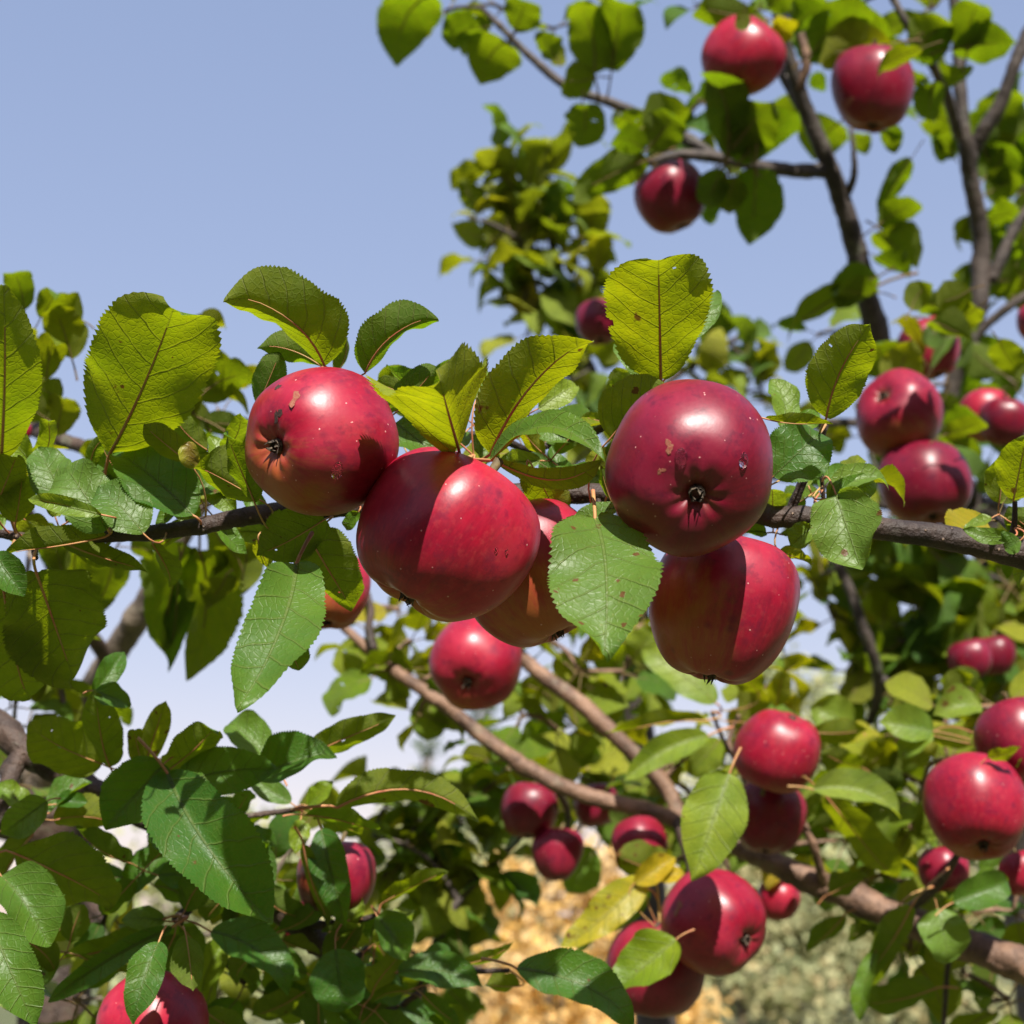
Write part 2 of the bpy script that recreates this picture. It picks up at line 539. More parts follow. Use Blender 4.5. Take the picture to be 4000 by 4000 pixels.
def leaf_geom(L, W, bow=0.08, side=0.0, fold=14, twist=0, curl=0.0, wave=0.03, teeth=24, rows=132, cols=6, seed=0, holes=0, pucker=1.0, tipcurl=0.0, blunt=0.3, saw=0.075):
    """Blade along +x from 0 to L, upper side towards +z."""
    rr = random.Random(seed)
    ph = [rr.uniform(0, 6.28) for _ in range(6)]
    verts, uvs, faces = [], [], []
    ss = [-(1 - (k / cols)) for k in range(cols)] + [0.0] + [(k + 1) / cols for k in range(cols)]
    ss = [math.copysign(abs(s) ** 0.9, s) for s in ss]
    nc = len(ss)
    asym = rr.uniform(-0.06, 0.06)
    f0 = math.radians(fold)
    for i in range(rows + 1):
        t = i / rows
        te = 0.004 + t * 0.992
        mid = Vector((t * L, side * L * 4 * t * (1 - t), bow * L * 4 * t * (1 - t) + 0.012 * L * math.sin(5 * t + ph[0])))
        dy = side * 4 * (1 - 2 * t)
        tx = Vector((1, dy, 0)).normalized()
        nx = Vector((-tx.y, tx.x, 0))
        if tipcurl:
            e = max(0, (t - 0.72) / 0.28)
            mid.z += tipcurl * L * e * e
            mid.x -= abs(tipcurl) * L * e * e * 0.5
        tw = math.radians(twist) * (t - 0.35)
        for s in ss:
            w = wprof(te, blunt) * W / 2 * (1 + asym * (1 if s > 0 else -1))
            a = abs(s)
            if teeth and a > 0.99:
                fr = (t * teeth) % 1.0
                w *= 1 + saw * (fr - 0.6) * (1 + 0.45 * math.sin(t * 40 + ph[1]))
            w *= 1 + 0.05 * a * math.sin(t * 9 + ph[2] + (1.7 if s > 0 else 0))
            f = f0 + curl * (a - 0.4) * 1.6
            ly = s * w * math.cos(f0)
            lz = a * w * math.sin(f0) + curl * w * a * a * 0.6
            lz += wave * W * a ** 1.6 * math.sin(t * 8.5 + ph[3] + (2.1 if s > 0 else 0)) + wave * 0.5 * W * a ** 2 * math.sin(t * 19 + ph[4] + s)
            v = ly / L
            S = (t - 0.62 * abs(v) - 0.9 * v * v) * 6.5 + math.copysign(0.22, v)
            lz += pucker * 0.008 * W * (0.5 - abs((S % 1.0) - 0.5)) * -2 * min(1, a * 4) * (1 - a * 0.6)
            cy, cz = ly * math.cos(tw) - lz * math.sin(tw), ly * math.sin(tw) + lz * math.cos(tw)
            verts.append(mid + nx * cy + Vector((0, 0, cz)))
            uvs.append((t, s * w / L))
    hs = []
    for _ in range(holes):
        ht, hv = rr.uniform(0.25, 0.85), rr.uniform(-0.75, 0.75)
        hs.append((ht, hv, rr.uniform(0.006, 0.016), rr.uniform(0.6, 1.8)))
    edge_bites = [(rr.uniform(0.3, 0.95), rr.choice((-1, 1)), rr.uniform(0.015, 0.045)) for _ in range(holes // 2)]
    for i in range(rows):
        for k in range(nc - 1):
            tc_, sc_ = (i + 0.5) / rows, (ss[k] + ss[k + 1]) / 2
            skip = False
            for ht, hv, hr, hx in hs:
                if (tc_ - ht) ** 2 / (hr * hx) ** 2 + ((sc_ - hv) * W / L / 2) ** 2 / hr ** 2 < 1:
                    skip = True
            for bt, bs, br_ in edge_bites:
                if (tc_ - bt) ** 2 + ((sc_ - bs) * W / L / 2) ** 2 < br_ ** 2:
                    skip = True
            if not skip:
                a = i * nc + k
                faces.append((a, a + nc, a + nc + 1, a + 1))
    midline = [verts[i * nc + cols].copy() for i in range(rows + 1)]
    return verts, faces, uvs, midline


def tube_geom(pts, seg=6):
    verts, faces = [], []
    prev = None
    n = len(pts)
    for i, (p, r) in enumerate(pts):
        t = (pts[min(i + 1, n - 1)][0] - pts[max(i - 1, 0)][0]).normalized()
        x = t.orthogonal().normalized() if prev is None else (prev - t * prev.dot(t)).normalized()
        prev = x
        y = t.cross(x)
        for k in range(seg):
            th = 2 * math.pi * k / seg
            verts.append(p + (x * math.cos(th) + y * math.sin(th)) * r)
    for i in range(n - 1):
        for k in range(seg):
            k2 = (k + 1) % seg
            faces.append((i * seg + k, i * seg + k2, (i + 1) * seg + k2, (i + 1) * seg + k))
    return verts, faces


def leaf_frame(base, tip, normal):
    x = (tip - base).normalized()
    z = (normal - x * normal.dot(x)).normalized()
    y = z.cross(x)
    m = Matrix((x, y, z)).transposed().to_4x4()
    m.translation = base
    return m


def put(o, m, parent_loc):
    m = m.copy()
    m.translation = m.translation - parent_loc
    o.matrix_local = m


_seed = [100]


def tilted(view, ax, under, lean=True):
    """Blade normal of a leaf seen from below (its upper side to the sky) or from above."""
    if lean:
        a = math.radians(40 if under else 24)
        view = view * math.cos(a) + UP * (math.sin(a) * (-1 if under else 1))
    return (view - ax * view.dot(ax)).normalized()


def leaf(b, base, tip, W, roll=0.0, under=False, yel=0.3, pale=0.0, spot=0.2, bow=0.06, side=0.0, fold=14, twist=0.0, curl=0.0,
         wave=0.03, holes=0, tipcurl=0.0, stalk=True, attach=None, lean=True, blunt=None, wild=1.0, seed=None, label=None):
    """A leaf of bough b placed at its own distance: base and tip as (px, py, depth), W in px, roll turns the blade about its midrib."""
    if lean:
        up_m = M(base[1] - tip[1], base[2])
        tip = (tip[0], tip[1], base[2] + (-0.80 if under else 0.40) * up_m + (tip[2] - base[2] + 0.03) * 0.4)
    B, Tp = P(*base), P(*tip)
    _seed[0] += 1
    sd = _seed[0] if seed is None else seed
    rr = random.Random(sd)
    L = (Tp - B).length
    Wm = M(W, (base[2] + tip[2]) / 2)
    ax = (Tp - B).normalized()
    view = (CAM - (B + Tp) / 2).normalized()
    n = tilted(view, ax, under, lean)
    n = Matrix.Rotation(math.radians(roll * (0.6 if lean else 1.0)), 3, ax) @ n
    if under:
        n = -n
    m = leaf_frame(B, Tp, n)
    if under:
        bow = -bow
        side = -side
        tipcurl = -tipcurl
    curl += rr.uniform(-0.25, 0.55) * wild
    fold += rr.uniform(-8, 14) * wild
    bow += rr.uniform(-0.04, 0.07) * wild
    twist += rr.uniform(-35, 35) * wild
    tipcurl += rr.uniform(-0.16, 0.10) * wild
    wave += rr.uniform(0.01, 0.06)
    verts, faces, uvs, mid = leaf_geom(L, Wm, bow, side, fold, twist, curl, wave, seed=sd, holes=holes, cols=14 if holes else 6, tipcurl=tipcurl, teeth=rr.choice((33, 38, 44)), blunt=rr.uniform(0.1, 0.7) if blunt is None else blunt)
    o = mesh_obj('leaf', verts, faces, MAT_LEAF, b.root, uvs)
    o.color = (yel * 0.8, pale, spot, 1)
    put(o, m, b.loc)
    if label:
        o['label'] = label
    b.nleaf += 1
    if stalk:
        inv = m.inverted()
        if attach is not None:
            A = P(*attach)
        else:
            q, rq = b.nearest(B)
            A = q if (q - B).length < 0.055 else B - ax * L * 0.30 - n * 0.0 + Vector((0, 0, -0.004))
        A = inv @ A
        rad = max(0.0004, min(0.0008, L * 0.010))
        pts = []
        nm = len(mid)
        for k in range(9, -1, -1):
            t = k / 9 * 0.82
            p = mid[int(t * (nm - 1))]
            pts.append((p + Vector((0, 0, -rad * (0.9 - 0.5 * t))), rad * (1 - 0.72 * t / 0.82) ))
        back = Vector((-1, 0, 0)) * (A.length * 0.45)
        for k in range(1, 7):
            t = k / 6
            q = back * (2 * t * (1 - t)) + A * (t * t)
            pts.append((q, rad * (1 + 0.35 * t * t)))
        pv, pf = tube_geom(pts)
        mesh_obj('petiole', pv, pf, MAT_PETIOLE, o)
    return o


def rosette(b, px, py, d, n, size, yel, spread=330, aim=80, pale=0.15):
    """A rosette of full-detail leaves from one spur, some seen from below and some from above."""
    rr = random.Random(int(px * 11 + py * 3))
    for k in range(n):
        ang = math.radians(aim - spread / 2 + spread * (k + rr.uniform(0.2, 0.8)) / n)
        L = size * rr.uniform(0.7, 1.25)
        bx, by = px + math.cos(ang) * L * 0.25, py - math.sin(ang) * L * 0.25
        tx, ty = bx + math.cos(ang) * L, by - math.sin(ang) * L
        und = rr.random() < 0.55
        leaf(b, (bx, by, d), (tx, ty, d + rr.uniform(-0.05, 0.0)), L * rr.uniform(0.45, 0.72), roll=rr.uniform(-50, 50), under=und, yel=min(1, max(0, yel + rr.gauss(0, 0.16))), pale=max(0, pale + rr.uniform(-0.15, 0.25)),
             spot=rr.uniform(0.05, 0.5), side=rr.uniform(-0.12, 0.12), fold=rr.uniform(8, 30), attach=(px, py, d + 0.012))


# shared leaf meshes for the leaves out of focus
LEAF_VAR = []
for k in range(12):
    rr = random.Random(900 + k)
    vs_, fs_, us_, md_ = leaf_geom(1.0, rr.uniform(0.56, 0.74), bow=rr.uniform(-0.02, 0.22), side=rr.uniform(-0.10, 0.10), fold=rr.uniform(4, 38),
                                   twist=rr.uniform(-40, 40), curl=rr.uniform(-0.4, 0.5), wave=rr.uniform(0.03, 0.09), teeth=20, rows=44, cols=4, seed=900 + k, saw=0.10, blunt=rr.uniform(0.2, 1.0),
                                   holes=2 if k % 4 == 0 else 0, tipcurl=rr.uniform(-0.25, 0.06))
    pts = [(md_[int(t * 44)] + Vector((0, 0, -0.004)), 0.013 * (1 - 0.7 * t)) for t in (0.7, 0.45, 0.2, 0.0)]
    pts += [(Vector((-0.12, 0.0, -0.015)), 0.014), (Vector((-0.25, 0.0, -0.05)), 0.015), (Vector((-0.36, 0, -0.10)), 0.017)]
    tv, tf = tube_geom(pts, 5)
    o_ = len(vs_)
    me = bpy.data.meshes.new('leaf')
    me.from_pydata([tuple(v) for v in vs_ + tv], [], fs_ + [tuple(i + o_ for i in f) for f in tf])
    me.materials.append(MAT_LEAF)
    me.materials.append(MAT_FINE_STALK)
    me.polygons.foreach_set('use_smooth', [True] * len(me.polygons))
    me.polygons.foreach_set('material_index', [0] * len(fs_) + [1] * len(tf))
    ul = me.uv_layers.new(name='UVMap')
    uu = us_ + [(0.5, 0.0)] * len(tv)
    vi = np.empty(len(me.loops), dtype=np.int32)
    me.loops.foreach_get('vertex_index', vi)
    ul.data.foreach_set('uv', np.asarray(uu, dtype=np.float32)[vi].ravel())
    me.update()
    LEAF_VAR.append(me)


def soft_leaf(b, base, tip, normal, widen=1.0, yel=0.3, pale=0.0, spot=0.2, rr=R):
    """A leaf that shares its mesh; base and tip in world metres."""
    L = (tip - base).length
    o = bpy.data.objects.new('leaf', rr.choice(LEAF_VAR))
    link(o, b.root)
    m = leaf_frame(base, tip, normal)
    put(o, m @ Matrix.Diagonal((L, L * widen, L, 1)), b.loc)
    o.color = (yel, pale, spot, 1)
    b.nleaf += 1
    return o


def softpx(b, bx, by, tx, ty, d, w=None, under=True, roll=None, yel=0.35, pale=0.0, spot=0.2, dd=None):
    """Soft leaf from pixel base to pixel tip at depth d; w in px sets how wide it shows."""
    rr = random.Random(int(bx * 7 + by * 13 + tx))
    if dd is None:
        dd = rr.uniform(-0.015, 0.015) + (-0.7 if under else 0.4) * M(by - ty, d)
    B, Tp = P(bx, by, d), P(tx, ty, d + dd)
    ax = (Tp - B).normalized()
    view = (CAM - B).normalized()
    n = tilted(view, ax, under)
    n = Matrix.Rotation(math.radians(rr.uniform(-22, 22) if roll is None else roll), 3, ax) @ n
    if under:
        n = -n
    L = (Tp - B).length
    wf = 1.0 if w is None else M(w, d) / (0.65 * L)
    return soft_leaf(b, B, Tp, n, wf, yel + rr.uniform(-0.1, 0.1), pale, spot, rr)


def spur(b, px, py, d, n=5, size=160, yel=0.35, spread=360, aim=90, twig=True, flat=0.5, pale=0.0, spot=0.25, j=0.2):
    """A rosette of leaves from one short spur. aim (degrees, 90 = up in the picture) with spread round it."""
    rr = random.Random(int(px * 3 + py * 5 + d * 100))
    c = P(px, py, d)
    if twig and b.pts:
        q, rq = b.nearest(c)
        if (q - c).length < 0.35 and (q - c).length > 0.012:
            mid = (q + c) / 2 + Vector((rr.uniform(-1, 1), rr.uniform(-1, 1), rr.uniform(-0.2, 1))) * 0.12 * (q - c).length
            b.wood_w('twig', [(q, min(0.0035, rq * 0.7)), (mid, 0.0022), (c, 0.0019)], None, 0, 0.10, 8, 5)
    a0 = rr.uniform(0, 360)
    for k in range(n):
        ang = math.radians(aim - spread / 2 + spread * (k + rr.uniform(0.2, 0.8)) / n + (a0 if spread >= 360 else 0))
        L = M(size * rr.uniform(0.75, 1.35), d)
        dep = rr.uniform(-0.75, 0.75)
        ax = (RIGHT * math.cos(ang) + UP * math.sin(ang) + FWD * dep * 0.8 + Vector((0, 0, -0.15))).normalized()
        base = c + ax * L * 0.33
        nrm = (Vector((0, 0, 1)) * rr.uniform(0.2, 0.9) + SUN * rr.uniform(0, 0.6) + Vector((rr.uniform(-1, 1), rr.uniform(-1, 1), rr.uniform(-0.4, 0.4))) * 0.65)
        view = (CAM - c).normalized()
        nrm = nrm.normalized() + view * rr.uniform(-1.2, 1.0) * flat
        if abs(nrm.normalized().dot(ax)) > 0.95:
            nrm = Vector((rr.uniform(-1, 1), -1, 0.5))
        soft_leaf(b, base, base + ax * L, nrm, rr.uniform(0.95, 1.3), min(1, max(0, yel + rr.gauss(0, j))), max(0, pale + rr.uniform(-0.1, 0.2)), min(0.7, max(0, spot + rr.gauss(0, 0.15))), rr)


# ------------------------------------------------------------------ apples
PROFILE = [(0.0, 0.52), (0.06, 0.57), (0.17, 0.71), (0.34, 0.82), (0.56, 0.82), (0.79, 0.66), (0.95, 0.36), (1.0, 0.04), (0.965, -0.27), (0.85, -0.55),
           (0.68, -0.745), (0.50, -0.835), (0.34, -0.858), (0.21, -0.825), (0.10, -0.755), (0.0, -0.73)]


def apple_mesh(seed, hs=1.0, segs=56, sub=3, lob=1.0, taper=0.05):
    rr = random.Random(seed)
    c = catmull([(r, z, 0) for r, z in PROFILE], sub)
    a1, p1 = rr.uniform(0.02, 0.05), rr.uniform(0, 6.28)
    p5, a5 = rr.uniform(0, 6.28), rr.uniform(0.018, 0.035) * lob
    tl, pt = rr.uniform(0.02, 0.07), rr.uniform(0, 6.28)
    verts, faces = [], []
    n = len(c)
    for i in range(1, n - 1):
        r, z = max(c[i][0], 0.0), c[i][1]
        k = i / (n - 1)
        for s in range(segs):
            th = 2 * math.pi * s / segs
            five = math.cos(5 * th + p5) + 0.35 * math.cos(3 * th + p1)
            rf = r * (1 + a1 * math.cos(2 * th + p1) * 0.5 + a5 * five * (0.4 + 0.9 * k))
            rf *= 1 - taper * (0.6 - z) * (1 if z < 0.6 else 0.3)
            zz = z * hs + a5 * 1.1 * five * (k ** 3) * (-1) * min(1, r * 2.2) + tl * r * math.cos(th + pt)
            if k > 0.6:
                zz += (0.010 * math.cos(10 * th + p1) + 0.008 * math.cos(7 * th + p5) + 0.012 * five) * math.exp(-((r - 0.24) / 0.13) ** 2)
            v = Vector((rf * math.cos(th), rf * math.sin(th), zz))
            v *= 1 + 0.022 * mnoise.noise(v * 1.7 + Vector((seed * 3.1, 0, 0)))
            verts.append(v)
    t0 = len(verts)
    verts += [Vector((0, 0, c[0][1] * hs)), Vector((0, 0, c[-1][1] * hs))]
    m = n - 2
    for i in range(m - 1):
        for s in range(segs):
            s2 = (s + 1) % segs
            faces.append((i * segs + s, (i + 1) * segs + s, (i + 1) * segs + s2, i * segs + s2))
    for s in range(segs):
        s2 = (s + 1) % segs
        faces.append((t0, s, s2))
        faces.append((t0 + 1, (m - 1) * segs + s2, (m - 1) * segs + s))
    return verts, faces


def calyx_geom(seed):
    """Five withered sepals round a black cup, unit apple radius."""
    rr = random.Random(seed)
    V, F = [], []
    cup = [(0.0, -0.725), (0.06, -0.735), (0.10, -0.77), (0.085, -0.83)]
    for r, z in cup:
        for s in range(10):
            th = 2 * math.pi * s / 10
            V.append(Vector((r * math.cos(th), r * math.sin(th), z + rr.uniform(-0.01, 0.01))))
    for i in range(3):
        for s in range(10):
            F.append((i * 10 + s, i * 10 + (s + 1) % 10, (i + 1) * 10 + (s + 1) % 10, (i + 1) * 10 + s))
    for k in range(6):
        th = 2 * math.pi * k / 6 + rr.uniform(-0.25, 0.25)
        ln = rr.uniform(0.12, 0.20)
        out = rr.uniform(-0.2, 0.7)
        b0 = len(V)
        for i in range(5):
            t = i / 4
            w = 0.050 * (1 - t) ** 0.8 + 0.002
            rad = 0.085 + out * ln * t * t * 0.9 - 0.03 * t
            z = -0.765 - ln * (t - 0.35 * t * t * max(out, 0))
            tw = rr.uniform(-0.3, 0.3) * t
            for sgn, dz in ((-1, 0), (0, -0.012), (1, 0)):
                a = th + tw
                tang = Vector((-math.sin(a), math.cos(a), 0))
                V.append(Vector((math.cos(a) * rad, math.sin(a) * rad, z)) + tang * w * sgn + Vector((math.cos(a), math.sin(a), 0)) * dz)
        for i in range(4):
            for j in range(2):
                a = b0 + i * 3 + j
                F.append((a, a + 1, a + 4, a + 3))
    return V, F


APPLES = {}
APPLE_GROUP = 'ripe red apples hanging in the apple trees'


def apple(key, cx, cy, d, r, cal, label, hs=1.0, sx=1.0, back=False, cheek=(-0.15, 0.35, -0.9), seed=None, fine=False, stalk_bend=0.2, lob=1.0, tone=None, taper=None):
    """cx, cy, r in px, d in m to its middle; cal = px of the calyx seen (or None: straight down)."""
    seed = int(cx * 3 + cy) if seed is None else seed
    rr = random.Random(seed)
    Rm = M(r, d)
    C = P(cx, cy, d)
    if cal is None:
        cdir = (Vector((0, 0, -1)) + RIGHT * rr.uniform(-0.2, 0.2) + FWD * rr.uniform(-0.3, 0.2)).normalized()
    else:
        ox, oy = (cal[0] - cx) / (0.78 * r), (cy - cal[1]) / (0.78 * r)
        l = math.hypot(ox, oy)
        if l > 0.985:
            ox, oy, l = ox / l * 0.985, oy / l * 0.985, 0.985
        q = math.sqrt(1 - l * l) * (1 if not back else -1)
        vw = (CAM - C).normalized()
        xr = RIGHT - vw * RIGHT.dot(vw)
        xr.normalize()
        yr = vw.cross(xr)
        cdir = (xr * ox + yr * oy + vw * q).normalized()
    z = -cdir
    x = z.orthogonal().normalized()
    x = Matrix.Rotation(rr.uniform(0, 6.28), 3, z) @ x
    y = z.cross(x)
    rot = Matrix((x, y, z)).transposed()
    vs, fs = apple_mesh(seed, hs, 64 if fine else 40, 4 if fine else 2, lob, rr.uniform(-0.02, 0.12) if taper is None else taper)
    vs = [v * Rm for v in vs]
    o = mesh_obj('apple', vs, fs, MAT_APPLE)
    m = rot.to_4x4()
    m.translation = C
    o.matrix_world = m
    ck = rot.transposed() @ Vector(cheek).normalized()
    o.color = (ck.x * 0.5 + 0.5, ck.y * 0.5 + 0.5, ck.z * 0.5 + 0.5, rr.uniform(0.25, 1.0) if tone is None else tone)
    tag(o, label, 'apple', APPLE_GROUP)
    cv, cf = calyx_geom(seed + 5)
    mesh_obj('calyx', [Vector((v.x, v.y, v.z * hs)) * Rm for v in cv], cf, MAT_CALYX, o, smooth=False)
    bx, by = rr.uniform(-1, 1) * stalk_bend, rr.uniform(-1, 1) * stalk_bend
    sp = [(Vector((bx * t * t, by * t * t, (0.48 + 0.62 * t) * hs)) * Rm, Rm * (0.040 + 0.02 * t * t)) for t in (0, 0.2, 0.4, 0.6, 0.8, 1.0)]
    sv, sf = tube_geom(sp, 8)
    mesh_obj('stalk', sv, sf, MAT_STALK, o)
    APPLES[key] = (o, vs, fs, m)
    return o


def on_apple(key, px, py):
    o, vs, fs, m = APPLES[key]
    bvh = BVHTree.FromPolygons([m @ v for v in vs], fs)
    dr = (P(px, py, 1.0) - CAM).normalized()
    hit = bvh.ray_cast(CAM, dr)
    return hit[0], hit[1]


def blob_geom(n_, flat, sag, segs=18, rings=7):
    """A drop resting on a surface, unit radius, normal +z, sagging towards -y."""
    V, F = [], []
    for i in range(rings + 1):
        a = math.pi / 2 * i / rings
        for s in range(segs):
            th = 2 * math.pi * s / segs
            r = math.cos(a) * (1 + n_ * (0.32 * math.sin(2 * th + n_ * 9) + 0.22 * math.sin(3 * th + 1.3) + 0.12 * math.sin(7 * th)))
            yy = r * math.sin(th)
            V.append(Vector((r * math.cos(th) * (1 - 0.15 * max(0, yy)), yy * (1 + sag), math.sin(a) * flat * (1 - 0.35 * yy))))
    for i in range(rings):
        for s in range(segs):
            F.append((i * segs + s, i * segs + (s + 1) % segs, (i + 1) * segs + (s + 1) % segs, (i + 1) * segs + s))
    F.append(tuple(range(segs))[::-1])
    return V, F


def on_skin(name, key, px, py, rpx, mat, flat, sag=0.0, parent=False, label=None, cat=None, group=None, lift=0.0):
    p, n = on_apple(key, px, py)
    if p is None:
        return
    d = (p - CAM).dot(FWD)
    r = M(rpx, d)
    down = Vector((0, 0, -1))
    y = -(down - n * down.dot(n)).normalized()
    x = y.cross(n)
    m = Matrix((x, y, n)).transposed().to_4x4()
    m.translation = p - n * (r * flat * 0.12) + n * lift
    V, F = blob_geom(0.0 if not parent else 0.9 + 0.1 * (px % 7), flat, sag)
    o = mesh_obj(name, [v * r for v in V], F, mat)
    if parent:
        ao = APPLES[key][0]
        o.parent = ao
        o.matrix_parent_inverse = Matrix.Identity(4)
        o.matrix_local = APPLES[key][3].inverted() @ m
        if label:
            o['label'] = label
    else:
        o.matrix_world = m
        tag(o, label, cat, group)
    return o


# ------------------------------------------------------------------ setting: ground and the trees far behind
def ground():
    n = 60
    V, F = [], []
    rr = random.Random(3)
    for j in range(n + 1):
        for i in range(n + 1):
            x = (i / n - 0.5) * 900
            y = -150 + (j / n) ** 1.6 * 1050
            z = 0.5 * mnoise.noise(Vector((x * 0.02, y * 0.02, 0))) * min(1, max(0, (y - 8) / 30)) + max(0, y - 60) * 0.012
            V.append(Vector((x, y, z)))
    for j in range(n):
        for i in range(n):
            a = j * (n + 1) + i
            F.append((a, a + 1, a + n + 2, a + n + 1))
    o = mesh_obj('ground', V, F, ground_material())
    tag(o, 'mown meadow grass under and beyond the apple trees', kind='structure')


ground()


def crown_tree(name, label, cat, x, y, h, blobs, n, size, mats, trunk_r, group=None, seed=1, droop=0.0, z0=0.0, trunk_mat=None, stems=1):
    """Trunk with limbs, and a crown of leaf sprays scattered through the given lumps (dx, dy, z, rx, rz)."""
    rr = random.Random(seed)
    root = bpy.data.objects.new(name, None)
    root.location = (x, y, z0)
    link(root)
    tag(root, label, cat, group)
    tm = trunk_mat or MAT_BARK_F
    for s in range(stems):
        lean = (rr.uniform(-0.1, 0.1) * h, rr.uniform(-0.1, 0.1) * h) if stems > 1 else (rr.uniform(-0.03, 0.03) * h, 0)
        tube('trunk', [(Vector((0.12 * s, 0, -0.3)), trunk_r * 1.3), (Vector((lean[0] * 0.3, lean[1] * 0.3, h * 0.3)), trunk_r), (Vector((lean[0] * 0.7, lean[1] * 0.7, h * 0.6)), trunk_r * 0.6),
                       (Vector((lean[0], lean[1], h * 0.93)), trunk_r * 0.15)], tm, root, 8, 6, 0.08, seed=seed + s)
    for bx, by, bz, rx, rz in blobs:
        zb = max(0.25 * h, bz - rz * 0.9)
        tube('limb', [(Vector((0, 0, min(zb, bz * 0.8))), trunk_r * 0.45), (Vector((bx * 0.55, by * 0.55, (zb + bz) / 2)), trunk_r * 0.3), (Vector((bx, by, bz)), trunk_r * 0.1)], tm, root, 6, 5, 0.08, seed=seed)
    V, F = [], []
    tot = sum(b[3] ** 2 * b[4] for b in blobs)
    for bx, by, bz, rx, rz in blobs:
        k = int(n * rx * rx * rz / tot)
        nsub = max(5, int(k / 90))
        subs = []
        for _ in range(nsub):
            u = Vector((rr.gauss(0, 1), rr.gauss(0, 1), rr.gauss(0, 1))).normalized() * rr.uniform(0.45, 1.0)
            subs.append(Vector((bx + u.x * rx, by + u.y * rx, bz + u.z * rz)))
        for _ in range(k):
            sc_ = rr.choice(subs)
            g = 0.26 * rx
            p = sc_ + Vector((rr.gauss(0, g), rr.gauss(0, g), rr.gauss(0, g * 0.8)))
            d = Vector((rr.gauss(0, 1), rr.gauss(0, 1), rr.gauss(0, 0.7) - droop)).normalized()
            w = d.cross(Vector((rr.gauss(0, 1), rr.gauss(0, 1), rr.gauss(0, 1)))).normalized()
            s = size * rr.uniform(0.6, 1.3)
            nn = d.cross(w) * s * 0.12
            a = len(V)
            V += [p, p + d * s * 0.5 + w * s * 0.33 + nn, p + d * s, p + d * s * 0.5 - w * s * 0.33 + nn]
            F += [(a, a + 1, a + 2), (a, a + 2, a + 3)]
    c = mesh_obj('crown', V, F, mats, root, smooth=False)
    c['kind'] = 'stuff'
    return root


CR_YEL = crown_material('golden_foliage', (0.70, 0.48, 0.19), (0.58, 0.44, 0.24), (0.80, 0.52, 0.10), (0.8, 0.58, 0.16))
CR_PALE = crown_material('pale_foliage', (0.28, 0.33, 0.17), (0.40, 0.42, 0.23), (0.52, 0.46, 0.20), (0.35, 0.42, 0.12))
CR_OLIVE = crown_material('olive_foliage', (0.25, 0.29, 0.15), (0.42, 0.41, 0.22), (0.44, 0.33, 0.16), (0.3, 0.34, 0.08))
CR_CON = crown_material('conifer_foliage', (0.07, 0.12, 0.07), (0.12, 0.17, 0.09), (0.15, 0.19, 0.10), (0.12, 0.18, 0.08))
CR_AUT = crown_material('yellowing_foliage', (0.28, 0.28, 0.08), (0.44, 0.34, 0.06), (0.60, 0.38, 0.05), (0.6, 0.5, 0.06))


def gx(px, y):
    """World x of what shows at px when it stands y metres away."""
    return (px - 2000) / 2000 * K * y / math.cos(PITCH)


crown_tree('golden_shrub', 'golden autumn shrub behind the lower middle of the boughs', 'shrub', gx(2130, 11), 11, 2.7,
           [(-0.35, 0, 1.35, 0.5, 0.6), (0.15, 0.1, 1.6, 0.45, 0.6), (0.6, 0, 1.2, 0.5, 0.6), (-0.8, 0.1, 0.9, 0.45, 0.5), (0.1, -0.1, 0.8, 0.7, 0.6), (0.0, 0, 2.1, 0.3, 0.4), (0.95, 0.1, 0.8, 0.4, 0.5), (0.4, 0.1, 1.95, 0.3, 0.4)], 8500, 0.078, CR_YEL, 0.03, seed=11, stems=3)
crown_tree('golden_shrub', 'low yellowing shrub at the far right behind the trunk side', 'shrub', gx(3960, 12), 12, 1.9,
           [(0, 0, 1.2, 0.45, 0.5), (0.35, 0, 0.9, 0.4, 0.45), (-0.35, 0.1, 0.8, 0.35, 0.4)], 2600, 0.05, CR_AUT, 0.03, seed=17, stems=3)
crown_tree('deciduous_tree', 'tall pale green tree beyond the rightmost twig gap', 'tree', gx(3020, 34), 34, 8.0,
           [(0.2, 0, 5.6, 1.5, 1.7), (1.6, 0.5, 4.6, 1.5, 1.5), (-1.0, 0, 4.2, 1.2, 1.4), (0.6, 0, 3.2, 1.9, 1.4), (-0.2, 0, 6.9, 0.8, 0.8)], 8500, 0.24, CR_PALE, 0.16, seed=23)
crown_tree('deciduous_tree', 'wide pale green tree showing through the right-hand boughs', 'tree', gx(4000, 36), 36, 7.0,
           [(0, 0, 4.6, 2.0, 1.8), (-1.9, 0, 3.6, 1.6, 1.5), (1.9, 0, 3.8, 1.8, 1.6), (-0.5, 0, 2.2, 2.0, 1.0)], 7000, 0.24, CR_PALE, 0.16, seed=29)
crown_tree('deciduous_tree', 'olive tree with rusty tints low behind the two bottom apples', 'tree', gx(2830, 28), 28, 3.6,
           [(0, 0, 2.3, 1.0, 0.9), (1.2, 0.4, 2.0, 1.0, 0.8), (-0.8, 0, 1.6, 0.8, 0.8), (1.9, 0.4, 1.5, 0.8, 0.7), (0.4, 0, 0.8, 1.4, 0.8)], 4200, 0.20, CR_OLIVE, 0.09, seed=31)
crown_tree('deciduous_tree', 'olive bushy tree low behind the hanging leaves at the right', 'tree', gx(3350, 30), 30, 3.4,
           [(0, 0, 2.0, 1.1, 0.9), (1.1, 0.4, 1.7, 1.0, 0.8), (-1.0, 0, 1.5, 0.8, 0.8), (2.1, 0.3, 1.8, 0.9, 0.8), (0.6, 0, 0.7, 1.8, 0.7)], 3800, 0.21, CR_OLIVE, 0.09, seed=37)
